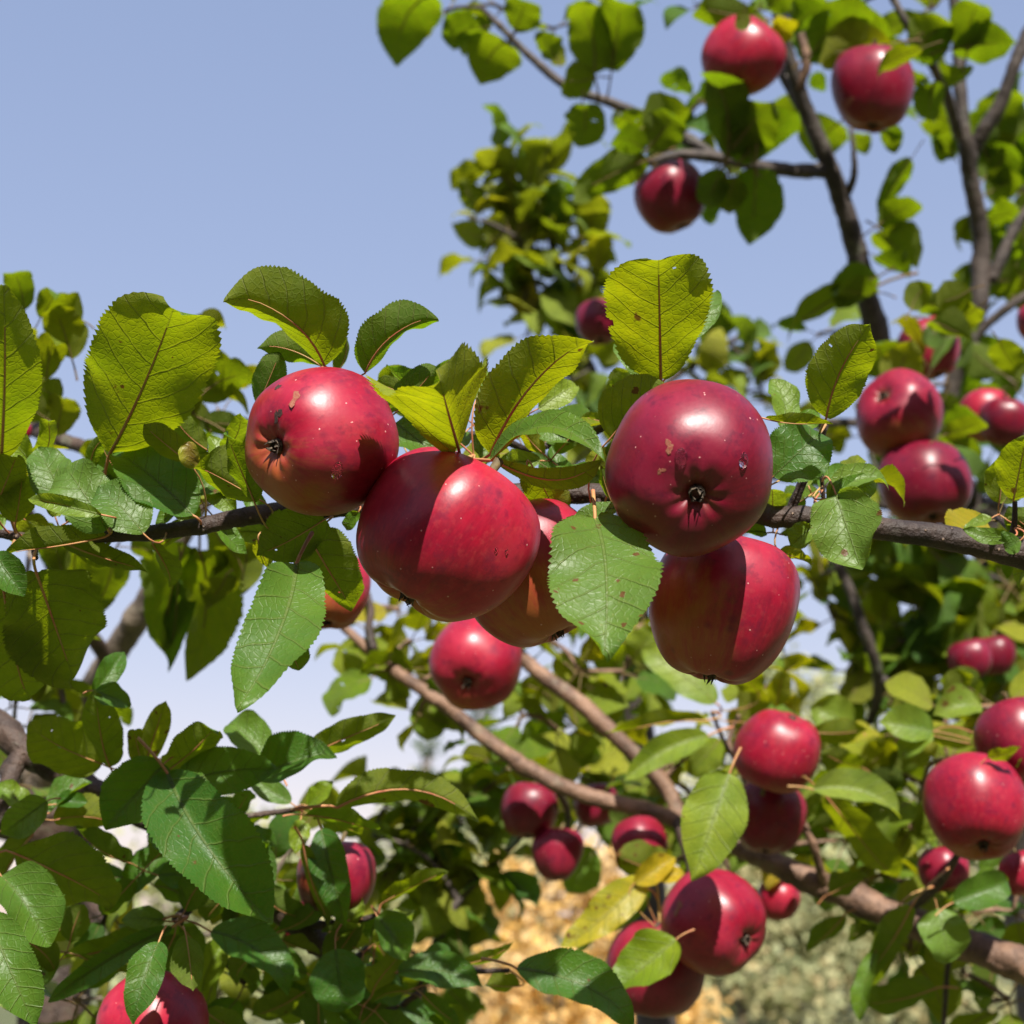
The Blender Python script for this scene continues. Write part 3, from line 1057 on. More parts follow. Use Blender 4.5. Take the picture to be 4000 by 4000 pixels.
crown_tree('deciduous_tree', 'sunny grey-green tree low behind the bottom left twigs', 'tree', gx(880, 22), 22, 3.6,
           [(0, 0, 2.4, 0.9, 0.9), (-0.9, 0, 1.8, 0.9, 0.9), (0.9, 0.3, 1.9, 0.9, 0.9), (0.3, 0, 1.2, 1.1, 0.7)], 4500, 0.16, CR_PALE, 0.08, seed=41)
crown_tree('deciduous_tree', 'pale hazy tree behind the middle gap under the forked tan bough', 'tree', gx(1700, 40), 40, 6.2,
           [(0, 0, 3.9, 1.1, 1.3), (1.3, 0, 3.4, 1.2, 1.2), (-1.3, 0, 3.0, 1.2, 1.1), (2.5, 0.5, 3.2, 1.2, 1.2), (0.3, 0, 2.2, 2.2, 1.1)], 9000, 0.17, CR_PALE, 0.14, seed=43)
for px_, y_, h_, lb_ in ((1905, 62, 11.9, 'slim distant conifer under the red apple of the middle'), (1690, 66, 10.6, 'lower distant conifer left of the slim one'), (3300, 70, 12.5, 'distant conifer beyond the pale green trees')):
    bl = []
    for q in range(7):
        t = q / 6
        bl.append((0.15 * math.sin(q * 2.3), 0, h_ * (0.25 + 0.70 * t), (1 - t) * 1.7 + 0.25, 0.95))
    crown_tree('conifer_tree', lb_, 'conifer', gx(px_, y_), y_, h_, bl, 4200, 0.30, CR_CON, 0.14, 'distant conifers above the meadow', seed=int(px_), droop=0.5)


def added_shade_rows():
    """One leafy mass added out of view round the camera, to shade the boughs from the low sky."""
    rr = random.Random(77)
    V, F = [], []
    rows = [(-13 + 2.1 * i, -7.0 + rr.uniform(-0.5, 0.5)) for i in range(13)] + [(-11.5, -4.5 + 2.3 * i) for i in range(4)] + [(11.5, -4.5 + 2.3 * i) for i in range(4)]
    for cx, cy in rows:
        h = rr.uniform(4.6, 5.6)
        for _ in range(1500):
            z = h * (0.06 + 0.94 * rr.random() ** 0.8)
            a = rr.uniform(0, 6.283)
            rad = 1.55 * math.sqrt(max(0.02, 1 - ((z / h - 0.45) / 0.58) ** 2)) * rr.uniform(0.55, 1.0)
            p = Vector((cx + rad * math.cos(a), cy + rad * math.sin(a), z))
            d = Vector((rr.gauss(0, 1), rr.gauss(0, 1), rr.gauss(0, 1) - 0.4)).normalized()
            w = d.cross(Vector((rr.gauss(0, 1), rr.gauss(0, 1), rr.gauss(0, 1)))).normalized()
            s = rr.uniform(0.22, 0.42)
            b = len(V)
            V += [p, p + d * s * 0.5 + w * s * 0.34, p + d * s, p + d * s * 0.5 - w * s * 0.34]
            F += [(b, b + 1, b + 2), (b, b + 2, b + 3)]
    o = mesh_obj('unseen_shade_foliage', V, F, CR_ADDED_SHADE, smooth=False)
    tag(o, 'unseen green foliage added round the viewpoint to shade the boughs', kind='stuff')


CR_ADDED_SHADE = crown_material('added_shade_foliage', (0.035, 0.06, 0.012), (0.05, 0.08, 0.015), (0.10, 0.10, 0.015), (0.12, 0.2, 0.01))
added_shade_rows()  # out of view, added only to block low sky light
# ------------------------------------------------------------------ the boughs and trees the apples hang from
C = Bough('apple_tree', 'apple tree with two dark limbs rising at the right and its trunk', 'tree', P(4000, 3400, 2.0), MAT_BARK_C)
tr0 = P(4060, 3400, 2.0)
C.wood_w('trunk', [(P(3840, 1960, 1.92), 0.024), (P(3910, 2150, 1.93), 0.030), (P(3965, 2450, 1.95), 0.036), (P(4000, 2850, 1.97), 0.042), (tr0, 0.048),
                   (Vector((tr0.x + 0.05, tr0.y, 0.5)), 0.058), (Vector((tr0.x + 0.06, tr0.y, -0.15)), 0.085)], None, 6, 0.08, 20, 12)
C.wood('limb', [(3880, 2080, 1.93, 94), (3760, 1900, 1.92, 94), (3580, 1680, 1.86, 92), (3460, 1420, 1.82, 91), (3395, 1190, 1.80, 86), (3335, 940, 1.78, 81), (3255, 690, 1.76, 73), (3150, 430, 1.74, 60), (3070, 180, 1.72, 50), (3000, -120, 1.72, 43)], None, 6, 0.07, 18)
C.wood('limb', [(3900, 2120, 1.95, 86), (3790, 1930, 1.95, 79), (3690, 1690, 1.93, 69), (3740, 1440, 1.92, 69), (3815, 1210, 1.90, 71), (3835, 960, 1.90, 66), (3795, 720, 1.88, 65), (3765, 520, 1.86, 55), (3750, 300, 1.86, 45), (3720, -100, 1.86, 40)], None, 5, 0.07, 18)
C.wood('branch', [(3795, 590, 1.87, 62), (3850, 500, 1.86, 58), (3910, 400, 1.85, 54), (3970, 240, 1.84, 50), (4060, 60, 1.84, 44)], None, 3, 0.08)
C.wood('branch', [(3240, 665, 1.76, 62), (3110, 668, 1.74, 54), (2950, 645, 1.72, 48), (2800, 615, 1.71, 46), (2660, 605, 1.70, 42), (2530, 635, 1.70, 36)], None, 3, 0.08)
C.wood('branch', [(2800, 612, 1.71, 40), (2650, 520, 1.72, 42), (2510, 452, 1.72, 42), (2370, 395, 1.72, 38), (2210, 335, 1.72, 36), (2060, 210, 1.72, 30), (1960, 110, 1.72, 26), (1880, 30, 1.72, 20)], None, 4, 0.09)
C.wood('branch', [(3745, 530, 1.86, 44), (3690, 350, 1.80, 40), (3610, 200, 1.76, 36), (3540, 90, 1.74, 32), (3470, -40, 1.74, 28)], None, 2, 0.08, 10)
C.wood('branch', [(3130, 420, 1.74, 44), (3060, 300, 1.76, 40), (3000, 200, 1.78, 34)], None, 1, 0.08, 10)
C.wood('branch', [(3115, 350, 1.73, 40), (3150, 250, 1.72, 36), (3120, 100, 1.72, 32), (3090, -30, 1.72, 28)], MAT_BARK_D, 1, 0.08, 10)
C.wood('twig', [(3300, 780, 1.77, 34), (3335, 690, 1.75, 30), (3335, 600, 1.74, 22), (3325, 500, 1.74, 14)], None, 2, 0.10, 8)
C.wood('branch', [(3720, 1410, 1.92, 50), (3790, 1340, 1.90, 42), (3870, 1255, 1.89, 36), (3990, 1165, 1.88, 34), (4120, 1090, 1.88, 30)], None, 1, 0.08, 10)
C.wood('branch', [(3560, 1680, 1.87, 46), (3400, 1655, 1.84, 38), (3220, 1650, 1.80, 34), (3050, 1650, 1.78, 28)], None, 1, 0.08, 10)
C.wood('branch', [(3870, 1100, 1.90, 50), (3960, 900, 1.90, 42), (4060, 760, 1.90, 34)], None, 1, 0.08, 10)
C.wood('branch', [(3780, 2080, 1.93, 60), (3620, 2000, 1.95, 54), (3420, 1960, 1.98, 46), (3180, 1880, 2.0, 40), (3000, 1860, 2.0, 30)], None, 1, 0.08, 10)
C.wood('branch', [(3140, 1990, 1.70, 30), (3230, 2130, 1.70, 36), (3310, 2280, 1.70, 40), (3370, 2450, 1.70, 42), (3430, 2640, 1.72, 44), (3410, 2790, 1.76, 36), (3350, 2880, 1.78, 28)], None, 3, 0.09, 10)
C.wood('branch', [(3440, 2650, 1.72, 40), (3600, 2760, 1.80, 46), (3800, 2800, 1.9, 56), (3990, 2830, 1.96, 64)], None, 1, 0.09, 10)
C.wood('branch', [(3950, 2420, 1.95, 60), (3820, 2290, 1.93, 40), (3760, 2240, 1.92, 30), (3690, 2190, 1.90, 18)], None, 1, 0.09, 10)

Dm = Bough('apple_tree', 'apple tree of small yellowing leaves behind the middle of the picture', 'tree', P(2300, 1700, 2.2), MAT_BARK_C)
dm0 = P(2500, 3000, 2.3)
Dm.wood_w('trunk', [(Vector((dm0.x + 0.1, dm0.y + 0.05, -0.15)), 0.05), (Vector((dm0.x + 0.05, dm0.y, 0.7)), 0.035), (dm0, 0.026), (P(2480, 2300, 2.25), 0.018), (P(2420, 1800, 2.2), 0.013)], None, 4, 0.08)
Dm.wood('limb', [(2430, 1900, 2.21, 60), (2370, 1600, 2.18, 48), (2260, 1330, 2.14, 40), (2190, 1080, 2.1, 36), (2130, 860, 2.1, 28), (2040, 690, 2.1, 22), (1960, 600, 2.1, 14)], None, 3, 0.08)
Dm.wood('branch', [(2190, 1080, 2.1, 30), (2060, 960, 2.08, 24), (1930, 880, 2.06, 18), (1830, 850, 2.06, 12)], None, 1, 0.08, 10)
Dm.wood('branch', [(2330, 1500, 2.17, 36), (2180, 1300, 2.2, 26), (2040, 1180, 2.2, 20), (1960, 1080, 2.2, 14)], None, 1, 0.08, 10)
Dm.wood('branch', [(2400, 1720, 2.19, 40), (2600, 1500, 2.2, 32), (2800, 1370, 2.2, 24), (2930, 1290, 2.2, 14)], None, 1, 0.08, 10)
Dm.wood('branch', [(2480, 2400, 2.26, 50), (2640, 2250, 2.25, 40), (2800, 2150, 2.24, 26), (2950, 2050, 2.24, 16)], None, 1, 0.08, 10)

F = Bough('apple_tree', 'apple tree at the left with a pale limb slanting up behind the leaves', 'tree', P(260, 3600, 1.62), MAT_BARK_F)
f0 = P(230, 3600, 1.62)
F.wood_w('trunk', [(Vector((f0.x - 0.02, f0.y + 0.02, -0.15)), 0.065), (Vector((f0.x, f0.y, 0.8)), 0.05), (f0, 0.036), (P(190, 3250, 1.62), 0.033), (P(170, 3060, 1.61), 0.028)], MAT_BARK_B, 6, 0.09, 18)
F.wood('limb', [(165, 3100, 1.61, 150), (230, 2920, 1.58, 120), (340, 2730, 1.55, 108), (430, 2580, 1.52, 104), (520, 2440, 1.50, 100), (610, 2290, 1.48, 92), (720, 2080, 1.46, 70), (840, 1850, 1.46, 50), (900, 1650, 1.46, 30)], None, 4, 0.06, 16)
F.wood('limb', [(175, 3120, 1.61, 130), (60, 2960, 1.6, 110), (-80, 2840, 1.6, 90), (-300, 2600, 1.6, 70)], None, 3, 0.07)
F.wood('limb', [(430, 2600, 1.52, 60), (250, 2300, 1.42, 56), (80, 1950, 1.34, 52), (-20, 1720, 1.30, 46), (90, 1670, 1.26, 60), (200, 1705, 1.2, 60), (330, 1745, 1.18, 54), (480, 1770, 1.16, 40), (620, 1700, 1.16, 24)], MAT_BARK_B, 3, 0.08)
F.wood('branch', [(200, 3350, 1.62, 90), (330, 3480, 1.55, 80), (420, 3600, 1.5, 60), (500, 3680, 1.48, 40)], MAT_BARK_B, 2, 0.1)
F.wood('branch', [(90, 1670, 1.26, 36), (120, 1480, 1.24, 30), (190, 1330, 1.22, 20), (220, 1200, 1.22, 12)], MAT_BARK_B, 1, 0.1, 10)

E = Bough('apple_bough', 'pale tan forked apple bough crossing the lower right behind the sharp one', 'branch', P(4000, 3800, 1.2), MAT_BARK_D)
E.wood('limb', [(1330, 2440, 1.43, 32), (1450, 2545, 1.42, 43), (1570, 2640, 1.40, 50), (1720, 2740, 1.39, 54), (1890, 2880, 1.38, 59), (2080, 3010, 1.37, 62), (2300, 3110, 1.36, 64), (2580, 3180, 1.35, 67), (2840, 3290, 1.33, 72),
                (3050, 3385, 1.31, 96), (3300, 3495, 1.29, 104), (3600, 3620, 1.26, 120), (3850, 3715, 1.22, 136), (4100, 3810, 1.2, 148), (4500, 3960, 1.20, 160), (4750, 4000, 1.4, 150), (4650, 3900, 1.7, 140), (4100, 3650, 2.0, 130)], None, 12, 0.08, 20, 12)
E.wood('limb', [(2660, 3210, 1.35, 62), (2600, 3070, 1.37, 62), (2460, 2930, 1.39, 62), (2290, 2765, 1.41, 66), (2120, 2640, 1.43, 60), (2020, 2540, 1.45, 50), (1960, 2400, 1.47, 38)], None, 3, 0.06, 16)
E.wood('twig', [(3225, 3460, 1.29, 42), (3205, 3400, 1.28, 36), (3180, 3310, 1.27, 34), (3145, 3230, 1.27, 28), (3100, 3120, 1.28, 22)], None, 2, 0.1, 10)
E.wood('twig', [(1460, 2540, 1.41, 40), (1440, 2450, 1.42, 34), (1450, 2380, 1.43, 26), (1420, 2260, 1.45, 18)], MAT_BARK_B, 1, 0.1, 8)
E.wood('twig', [(2150, 3035, 1.37, 34), (2220, 3180, 1.44, 26), (2200, 3300, 1.50, 18)], MAT_BARK_B, 1, 0.1, 8)
E.wood('twig', [(2640, 3190, 1.35, 44), (2700, 3420, 1.25, 30), (2650, 3540, 1.2, 22), (2560, 3620, 1.16, 16)], MAT_BARK_B, 1, 0.1, 8)
E.wood('twig', [(3500, 3590, 1.27, 50), (3660, 3460, 1.2, 34), (3760, 3300, 1.16, 28), (3850, 3080, 1.14, 22), (3940, 2820, 1.15, 16)], MAT_BARK_B, 1, 0.1, 8)
E.wood('twig', [(2850, 3295, 1.33, 44), (2930, 3180, 1.34, 30), (2900, 3020, 1.33, 24), (2830, 2900, 1.31, 18), (2780, 2780, 1.30, 14)], MAT_BARK_B, 1, 0.1, 8)
E.wood('twig', [(3720, 3680, 1.24, 24), (3700, 3800, 1.25, 22), (3690, 3950, 1.26, 20), (3680, 4080, 1.26, 18)], MAT_BARK_B, 1, 0.1, 8)

G = Bough('apple_bough', 'thin dark apple bough winding through the lower leaves above the golden shrub', 'branch', P(1500, 4200, 1.5), MAT_BARK_C)
G.wood('limb', [(1500, 4250, 1.5, 60), (1700, 3700, 1.5, 40), (1790, 3520, 1.5, 32), (1920, 3380, 1.52, 28), (2040, 3260, 1.55, 22), (2150, 3080, 1.58, 14)], None, 3, 0.09, 10)
G.wood('twig', [(1790, 3520, 1.5, 24), (1700, 3380, 1.5, 20), (1560, 3290, 1.5, 14), (1460, 3270, 1.5, 10)], None, 1, 0.09, 8)
G.wood('twig', [(1690, 3720, 1.5, 28), (1850, 3780, 1.45, 20), (2000, 3820, 1.42, 14)], None, 1, 0.09, 8)

B = Bough('apple_bough', 'rough dark apple bough descending through shaded leaves at the lower left', 'branch', P(0, 2830, 0.95), MAT_BARK_B)
B.wood('limb', [(140, 3260, 1.61, 130), (-300, 3100, 1.5, 130), (-750, 2800, 1.25, 140), (-720, 2560, 1.07, 150), (-500, 2550, 0.99, 150), (-200, 2730, 0.97, 150), (0, 2850, 0.96, 128), (120, 2950, 0.95, 110), (320, 3060, 0.95, 96), (520, 3170, 0.95, 88), (700, 3270, 0.95, 90), (860, 3380, 0.96, 98), (1010, 3490, 0.97, 104), (1180, 3620, 0.98, 100), (1330, 3760, 0.99, 84), (1490, 3910, 1.0, 62), (1700, 4060, 1.01, 46), (1850, 4150, 1.02, 30)], None, 9, 0.09, 20)
B.wood('branch', [(90, 2935, 0.95, 84), (50, 3010, 0.94, 74), (20, 3090, 0.93, 66), (-30, 3220, 0.92, 60), (-150, 3400, 0.91, 50)], None, 3, 0.09)
B.wood('twig', [(905, 3400, 0.96, 56), (820, 3450, 0.95, 44), (750, 3530, 0.94, 38), (690, 3600, 0.93, 52)], None, 3, 0.12, 10)
B.wood('twig', [(560, 3190, 0.95, 44), (600, 3140, 0.93, 34), (640, 3050, 0.92, 30), (630, 2960, 0.92, 22)], None, 2, 0.12, 10)
B.wood('twig', [(640, 3230, 0.95, 26), (620, 3220, 0.93, 20), (580, 3120, 0.9, 16), (560, 3010, 0.9, 14)], None, 1, 0.12, 8)
B.wood('twig', [(1180, 3610, 0.98, 40), (1300, 3610, 0.97, 30), (1420, 3590, 0.96, 24), (1480, 3570, 0.96, 16)], None, 1, 0.12, 8)
B.wood('twig', [(700, 3270, 0.95, 40), (900, 3200, 0.96, 26), (1100, 3170, 0.97, 22), (1220, 3150, 0.98, 16)], None, 1, 0.12, 8)
B.wood('twig', [(-30, 3230, 0.92, 40), (-60, 3400, 0.88, 30), (-20, 3560, 0.86, 22)], None, 1, 0.12, 8)
B.wood('twig', [(1330, 3760, 0.99, 40), (1500, 3790, 0.97, 26), (1700, 3800, 0.95, 22), (1990, 3790, 0.94, 18)], None, 1, 0.12, 8)

A = Bough('apple_bough', 'slender dark apple bough in sharp focus carrying the five large apples', 'branch', P(4300, 2270, 0.78), MAT_BARK_A)
A.wood('limb', [(-500, 2080, 0.80, 20), (-150, 2085, 0.785, 26), (0, 2085, 0.78, 34), (150, 2108, 0.775, 50), (400, 2092, 0.77, 56), (620, 2078, 0.767, 60), (800, 2050, 0.765, 66), (1000, 2012, 0.765, 74), (1300, 1985, 0.768, 76), (1600, 1965, 0.77, 76), (1950, 1940, 0.772, 76),
                (2250, 1928, 0.772, 78), (2500, 1940, 0.775, 80), (2800, 1980, 0.778, 82), (3020, 2012, 0.78, 84), (3250, 2035, 0.78, 86), (3420, 2062, 0.78, 90), (3700, 2102, 0.78, 98), (4000, 2172, 0.78, 108), (4300, 2270, 0.78, 118), (4900, 2420, 0.82, 124), (5300, 2600, 0.95, 118), (5350, 2760, 1.2, 108), (5000, 2900, 1.5, 104), (4500, 2980, 1.78, 100), (4040, 3060, 1.97, 96)], None, 14, 0.05, 24, 12)
A.wood('twig', [(150, 2120, 0.775, 24), (135, 2150, 0.768, 26), (140, 2180, 0.76, 20)], None, 0, 0.08, 8)
A.wood('twig', [(430, 2070, 0.77, 34), (420, 2030, 0.762, 28), (400, 2010, 0.757, 20)], None, 1, 0.08, 8)
A.wood('twig', [(1120, 2010, 0.765, 44), (1180, 1850, 0.775, 34), (1260, 1600, 0.775, 28), (1330, 1480, 0.768, 24)], None, 1, 0.08, 8)
A.wood('twig', [(1700, 1965, 0.77, 40), (1780, 1850, 0.772, 30), (1850, 1780, 0.765, 26)], None, 1, 0.08, 8)
A.wood('twig', [(2480, 1945, 0.775, 44), (2520, 1700, 0.78, 34), (2570, 1520, 0.772, 26)], None, 1, 0.08, 8)
A.wood('twig', [(3080, 2010, 0.78, 44), (3150, 1850, 0.775, 34), (3225, 1660, 0.765, 24)], None, 1, 0.08, 8)
A.wood('twig', [(3215, 2040, 0.78, 20), (3218, 1980, 0.775, 18), (3205, 1800, 0.77, 16)], None, 0, 0.05, 8)
A.wood('twig', [(2330, 1935, 0.772, 30), (2340, 1990, 0.765, 24), (2330, 2030, 0.755, 18)], None, 0, 0.08, 8)
A.wood('twig', [(3930, 2160, 0.78, 34), (3960, 2060, 0.775, 26), (3965, 1960, 0.77, 20)], None, 0, 0.08, 8)
A.wood('twig', [(1000, 2020, 0.765, 30), (1160, 2100, 0.76, 22), (1260, 2050, 0.757, 18)], None, 0, 0.08, 8)
# ------------------------------------------------------------------ apples
apple('A1', 1252, 1724, 0.70, 297, (1085, 1742), 'large sharp apple with a brown calyx and scarred groove facing left', hs=0.98, fine=True, cheek=(-0.55, -0.2, -0.75), seed=4, tone=.75, taper=0.02)
apple('A2', 1748, 2095, 0.695, 352, (1590, 2330), 'largest sharp apple left of centre, half under a leaf shadow', hs=0.98, fine=True, cheek=(-0.2, 0.5, -0.85), seed=9, tone=1.0, taper=0.03)
apple('A3', 2080, 2240, 0.75, 300, (2200, 2510), 'reddish brown apple tucked behind the bright hanging leaf', hs=1.0, fine=True, cheek=(0.2, -0.6, -0.75), seed=12, tone=.8)
apple('A4', 2698, 1828, 0.668, 334, (2722, 1925), 'sharp crimson apple whose black calyx faces the viewer, raindrops above it', hs=0.97, fine=True, cheek=(0.3, 0.5, -0.85), seed=15, lob=0.8, tone=.12, taper=0.02)
apple('A5', 2826, 2378, 0.725, 300, (2768, 2640), 'smooth sharp apple hanging directly under the crimson one', hs=1.07, fine=True, cheek=(-0.75, -0.5, -0.35), seed=22, tone=.7, taper=0.12)
apple('M1', 1860, 2588, 1.25, 185, (1828, 2660), 'bright red blurred apple hanging below the largest one', tone=0.9)
apple('M2', 1292, 2308, 1.0, 166, (1280, 2425), 'orange red apple half hidden behind two dark green leaves', cheek=(0.2, -0.6, -0.75))
apple('U1', 2900, 222, 1.55, 160, (2825, 318), 'pink topped apple at the top edge under a leaf tip', tone=1.0)
apple('U2', 3405, 350, 1.58, 168, (3415, 470), 'purple red apple with a green leaf lying across its upper right', hs=1.06, tone=0.2, taper=0.12)
apple('U3', 2620, 772, 1.62, 142, (2668, 885), 'lone dark red apple hanging in the sky from a level branch', tone=0.15)  # low tone puts part of its shade into the skin colour
apple('Dk', 2338, 1258, 1.70, 92, None, 'dark plum coloured apple peeping out beside the tallest leaf', tone=0.0)
apple('R1', 3632, 1362, 1.62, 124, (3662, 1450), 'mottled apple with a dark calyx between the two rising limbs', hs=1.05, tone=0.4)
apple('R2', 3512, 1620, 1.42, 172, (3455, 1548), 'red and orange apple with its starry calyx turned upward', cheek=(0.0, -0.3, -0.95), tone=0.4)
apple('R3', 3610, 1888, 1.40, 176, (3642, 2010), 'purple apple touching the orange one above it, near the thin bough', tone=0.05)  # skin toned down to deepen the shade on it
apple('R4', 3850, 1622, 1.70, 108, None, 'glossy red apple with white highlight behind a purple neighbour', tone=0.9)
apple('R5', 3925, 1652, 1.60, 102, None, 'dull purple apple overlapping a glossy red one at the right', tone=0.1)
apple('Ed', 4055, 1262, 1.75, 84, None, 'sliver of a dark apple cut by the right edge')
apple('B1', 3038, 2934, 1.22, 170, (3095, 2812), 'bright crimson apple with its calyx on top, stacked on a darker one', tone=0.75)
apple('B2', 3000, 3192, 1.27, 154, None, 'deep shaded red apple under the bright crimson one', tone=0.2)
apple('B3', 3812, 3152, 1.10, 206, (3832, 3292), 'shiny red apple with a white glint above a dark hollow at the right', tone=0.8)
apple('B4', 3985, 2895, 1.14, 178, None, 'pinkish apple cut by the right edge behind a curled leaf')
apple('B5', 2790, 3600, 1.10, 203, (2905, 3665), 'two toned apple, left half in purple shadow, calyx to the right', tone=0.6)
apple('B6', 2556, 3785, 1.15, 192, None, 'dark red apple behind a yellow green leaf at the bottom', tone=0.35)
apple('C1', 2068, 3166, 1.42, 118, (2060, 3260), 'dark red round apple below the tan bough, larger of the touching two', tone=0.15)
apple('C2', 2180, 3338, 1.40, 112, (2175, 3440), 'small plum apple tapering to its base over the golden shrub', tone=0.3, taper=0.22)
apple('C3', 2328, 3145, 1.50, 92, None, 'brownish shaded apple crossed by the tan bough', tone=0.2)
apple('C4', 2500, 3290, 1.32, 108, None, 'apple with a pink sunlit crown behind a browned leaf')
apple('L1', 1315, 3428, 0.965, 162, None, 'shaded apple behind hanging dark leaves at the lower left', cheek=(-0.6, -0.6, -0.4), tone=0.35)
apple('L2', 1150, 3610, 1.05, 92, None, 'small apple mostly hidden behind the rough bough')
apple('L3', 594, 4018, 0.845, 216, (560, 4160), 'large pink apple rising from the bottom edge behind a dark leaf', tone=1.0)
apple('S1', 3042, 3512, 1.42, 88, None, 'small bright red apple under the tan bough')
apple('S2', 3684, 3395, 1.25, 98, None, 'small dark red apple under the shiny one, beside a hanging leaf')
apple('S3', 3995, 3410, 1.2, 92, None, 'half seen dark apple cut by the lower right edge')
apple('S4', 3790, 2575, 1.66, 88, None, 'dim magenta apple beside the grey trunk', tone=0.1)
apple('S5', 3885, 2560, 1.72, 86, None, 'shadowed maroon apple touching the grey trunk', tone=0.0)
apple('S6', 3235, 3190, 1.55, 70, None, 'small brick red apple behind the drooping pale leaf')
apple('S7', 285, 1945, 0.92, 66, None, 'hidden apple showing red between bright leaves at the left')
apple('S8', 72, 1690, 1.20, 52, None, 'tiny red apple glimpsed beside a dark branch at the left')
apple('S9', 1390, 4035, 1.15, 110, None, 'red apple just breaking the bottom edge under dark leaves')

on_skin('raindrop', 'A4', 2662, 1786, 26, MAT_WATER, 0.62, 0.45, label='raindrop sliding above the calyx of the crimson apple', cat='water drop', group='raindrops on the sharp apples')
on_skin('raindrop', 'A4', 2905, 1798, 22, MAT_WATER, 0.5, 0.5, label='raindrop on the right cheek of the crimson apple', cat='water drop', group='raindrops on the sharp apples')
on_skin('raindrop', 'A2', 1938, 2150, 9, MAT_WATER, 0.7, 0.3, label='tiny raindrop on the sunlit side of the largest apple, left of two', cat='water drop', group='raindrops on the sharp apples')
on_skin('raindrop', 'A2', 1979, 2156, 9, MAT_WATER, 0.7, 0.3, label='tiny raindrop on the sunlit side of the largest apple, right of two', cat='water drop', group='raindrops on the sharp apples')
on_skin('raindrop', 'A1', 1318, 1838, 24, MAT_WATER, 0.5, 0.6, label='raindrop hanging low on the leftmost large apple', cat='water drop', group='raindrops on the sharp apples')
on_skin('scar', 'A4', 2614, 1744, 20, MAT_SCAR, 0.05, 0.1, parent=True)
on_skin('scar', 'A4', 2582, 1840, 13, MAT_SCAR, 0.08, 0.1, parent=True)
on_skin('scar', 'A1', 1152, 1555, 20, MAT_SCAR, 0.03, 0.5, parent=True)
on_skin('scar', 'A1', 1084, 1622, 18, MAT_HOLE, 0.05, 0.6, parent=True)
on_skin('scar', 'A1', 1085, 1512, 14, MAT_HOLE, 0.1, 0.3, parent=True)
on_skin('scar', 'B5', 2650, 3545, 20, MAT_SCAR, 0.06, 0.2, parent=True)
on_skin('scar', 'U2', 3317, 397, 14, MAT_SCAR, 0.06, 0.2, parent=True)
# ------------------------------------------------------------------ leaves of the sharp bough
def lf(b, bx, by, bd, tx, ty, td, W, **k):
    return leaf(b, (bx, by, bd), (tx, ty, td), W, **k)


lf(A, 432, 1765, .762, 690, 1165, .73, 500, blunt=1.3, wild=.6, under=True, yel=.46, spot=.42, roll=-16, fold=10, bow=.02, side=-.02, curl=.12, tipcurl=.03)
lf(A, 5, 1800, .75, 15, 1110, .72, 290, blunt=.8, under=True, yel=.42, spot=.35, roll=10, fold=10, bow=.05)
lf(A, 1270, 1428, .735, 862, 1122, .70, 330, under=True, yel=.38, spot=.25, roll=-18, side=-.16, fold=16, bow=.06)
lf(A, 1425, 1455, .745, 1718, 1218, .73, 205, under=True, yel=.12, spot=.12, roll=14, side=.13, fold=18, bow=.04)
lf(A, 1262, 1432, .75, 1005, 1348, .745, 150, under=True, yel=.15, spot=.2, roll=10, side=-.10, fold=20)
lf(A, 1010, 1580, .76, 1095, 1375, .755, 150, under=True, yel=.05, pale=.3, spot=.15, roll=-20, fold=16)
lf(A, 2582, 1485, .735, 2570, 960, .70, 430, blunt=1.5, wild=.4, under=True, yel=.56, spot=.42, roll=6, fold=6, bow=.03, curl=.10, tipcurl=.07, holes=2)
lf(A, 2525, 1480, .755, 2408, 1310, .75, 130, yel=.22, pale=.35, spot=.1, roll=-10)
lf(A, 2690, 1330, .755, 2800, 1130, .75, 120, yel=.15, pale=.3, spot=.1, roll=20)
lf(A, 2385, 1710, .722, 2615, 1500, .715, 260, under=True, yel=.45, spot=.55, roll=-15, fold=6, curl=.1, side=.05)
lf(A, 1915, 1765, .73, 2325, 1290, .70, 285, under=True, yel=.62, spot=.55, roll=14, side=.07, fold=18, holes=1)
lf(A, 1790, 1748, .685, 1735, 1535, .615, 580, under=True, yel=.60, spot=.25, roll=5, fold=30, bow=-.05, lean=False)
lf(A, 1918, 1795, .715, 2358, 1790, .67, 165, lean=False, yel=.14, pale=.15, spot=.2, roll=-48, side=.16, fold=18, bow=.10)
lf(A, 1930, 1800, .718, 2352, 1796, .672, 120, lean=False, under=True, yel=.5, spot=.3, roll=40, side=-.14, fold=12, bow=.06)
lf(A, 1560, 1600, .75, 1705, 1430, .735, 170, under=True, yel=.1, spot=.35, roll=-25, fold=28, curl=.3)
lf(A, 1602, 1545, .765, 1464, 1492, .76, 90, under=True, yel=.3, spot=.2)
lf(A, 1705, 1505, .76, 1860, 1422, .75, 100, yel=.05, pale=.1, spot=.2, roll=-30)
lf(A, 1545, 1650, .76, 1715, 1795, .735, 220, yel=.08, pale=.2, spot=.2, roll=-12, fold=22)
lf(A, 1860, 1560, .765, 1905, 1450, .755, 90, yel=.35, spot=.3)
lf(A, 2085, 1830, .735, 2190, 2035, .715, 190, under=True, yel=.58, spot=.3, roll=-18, fold=14)
lf(A, 2350, 1865, .75, 2212, 1832, .745, 95, yel=.2, spot=.2, roll=-20)
lf(A, 2420, 2010, .712, 2345, 1820, .70, 85, under=True, yel=.2, spot=.3, roll=-40, fold=30)
lf(A, 2422, 1985, .70, 2240, 2022, .685, 85, yel=.18, pale=.3, spot=.1, roll=20, fold=16)
lf(A, 2325, 2022, .675, 2360, 2548, .610, 450, lean=False, blunt=.8, wild=.2, yel=.16, pale=.42, spot=.52, roll=-6, fold=9, bow=.05, side=.03, label='broad spotted leaf hanging between the apples')
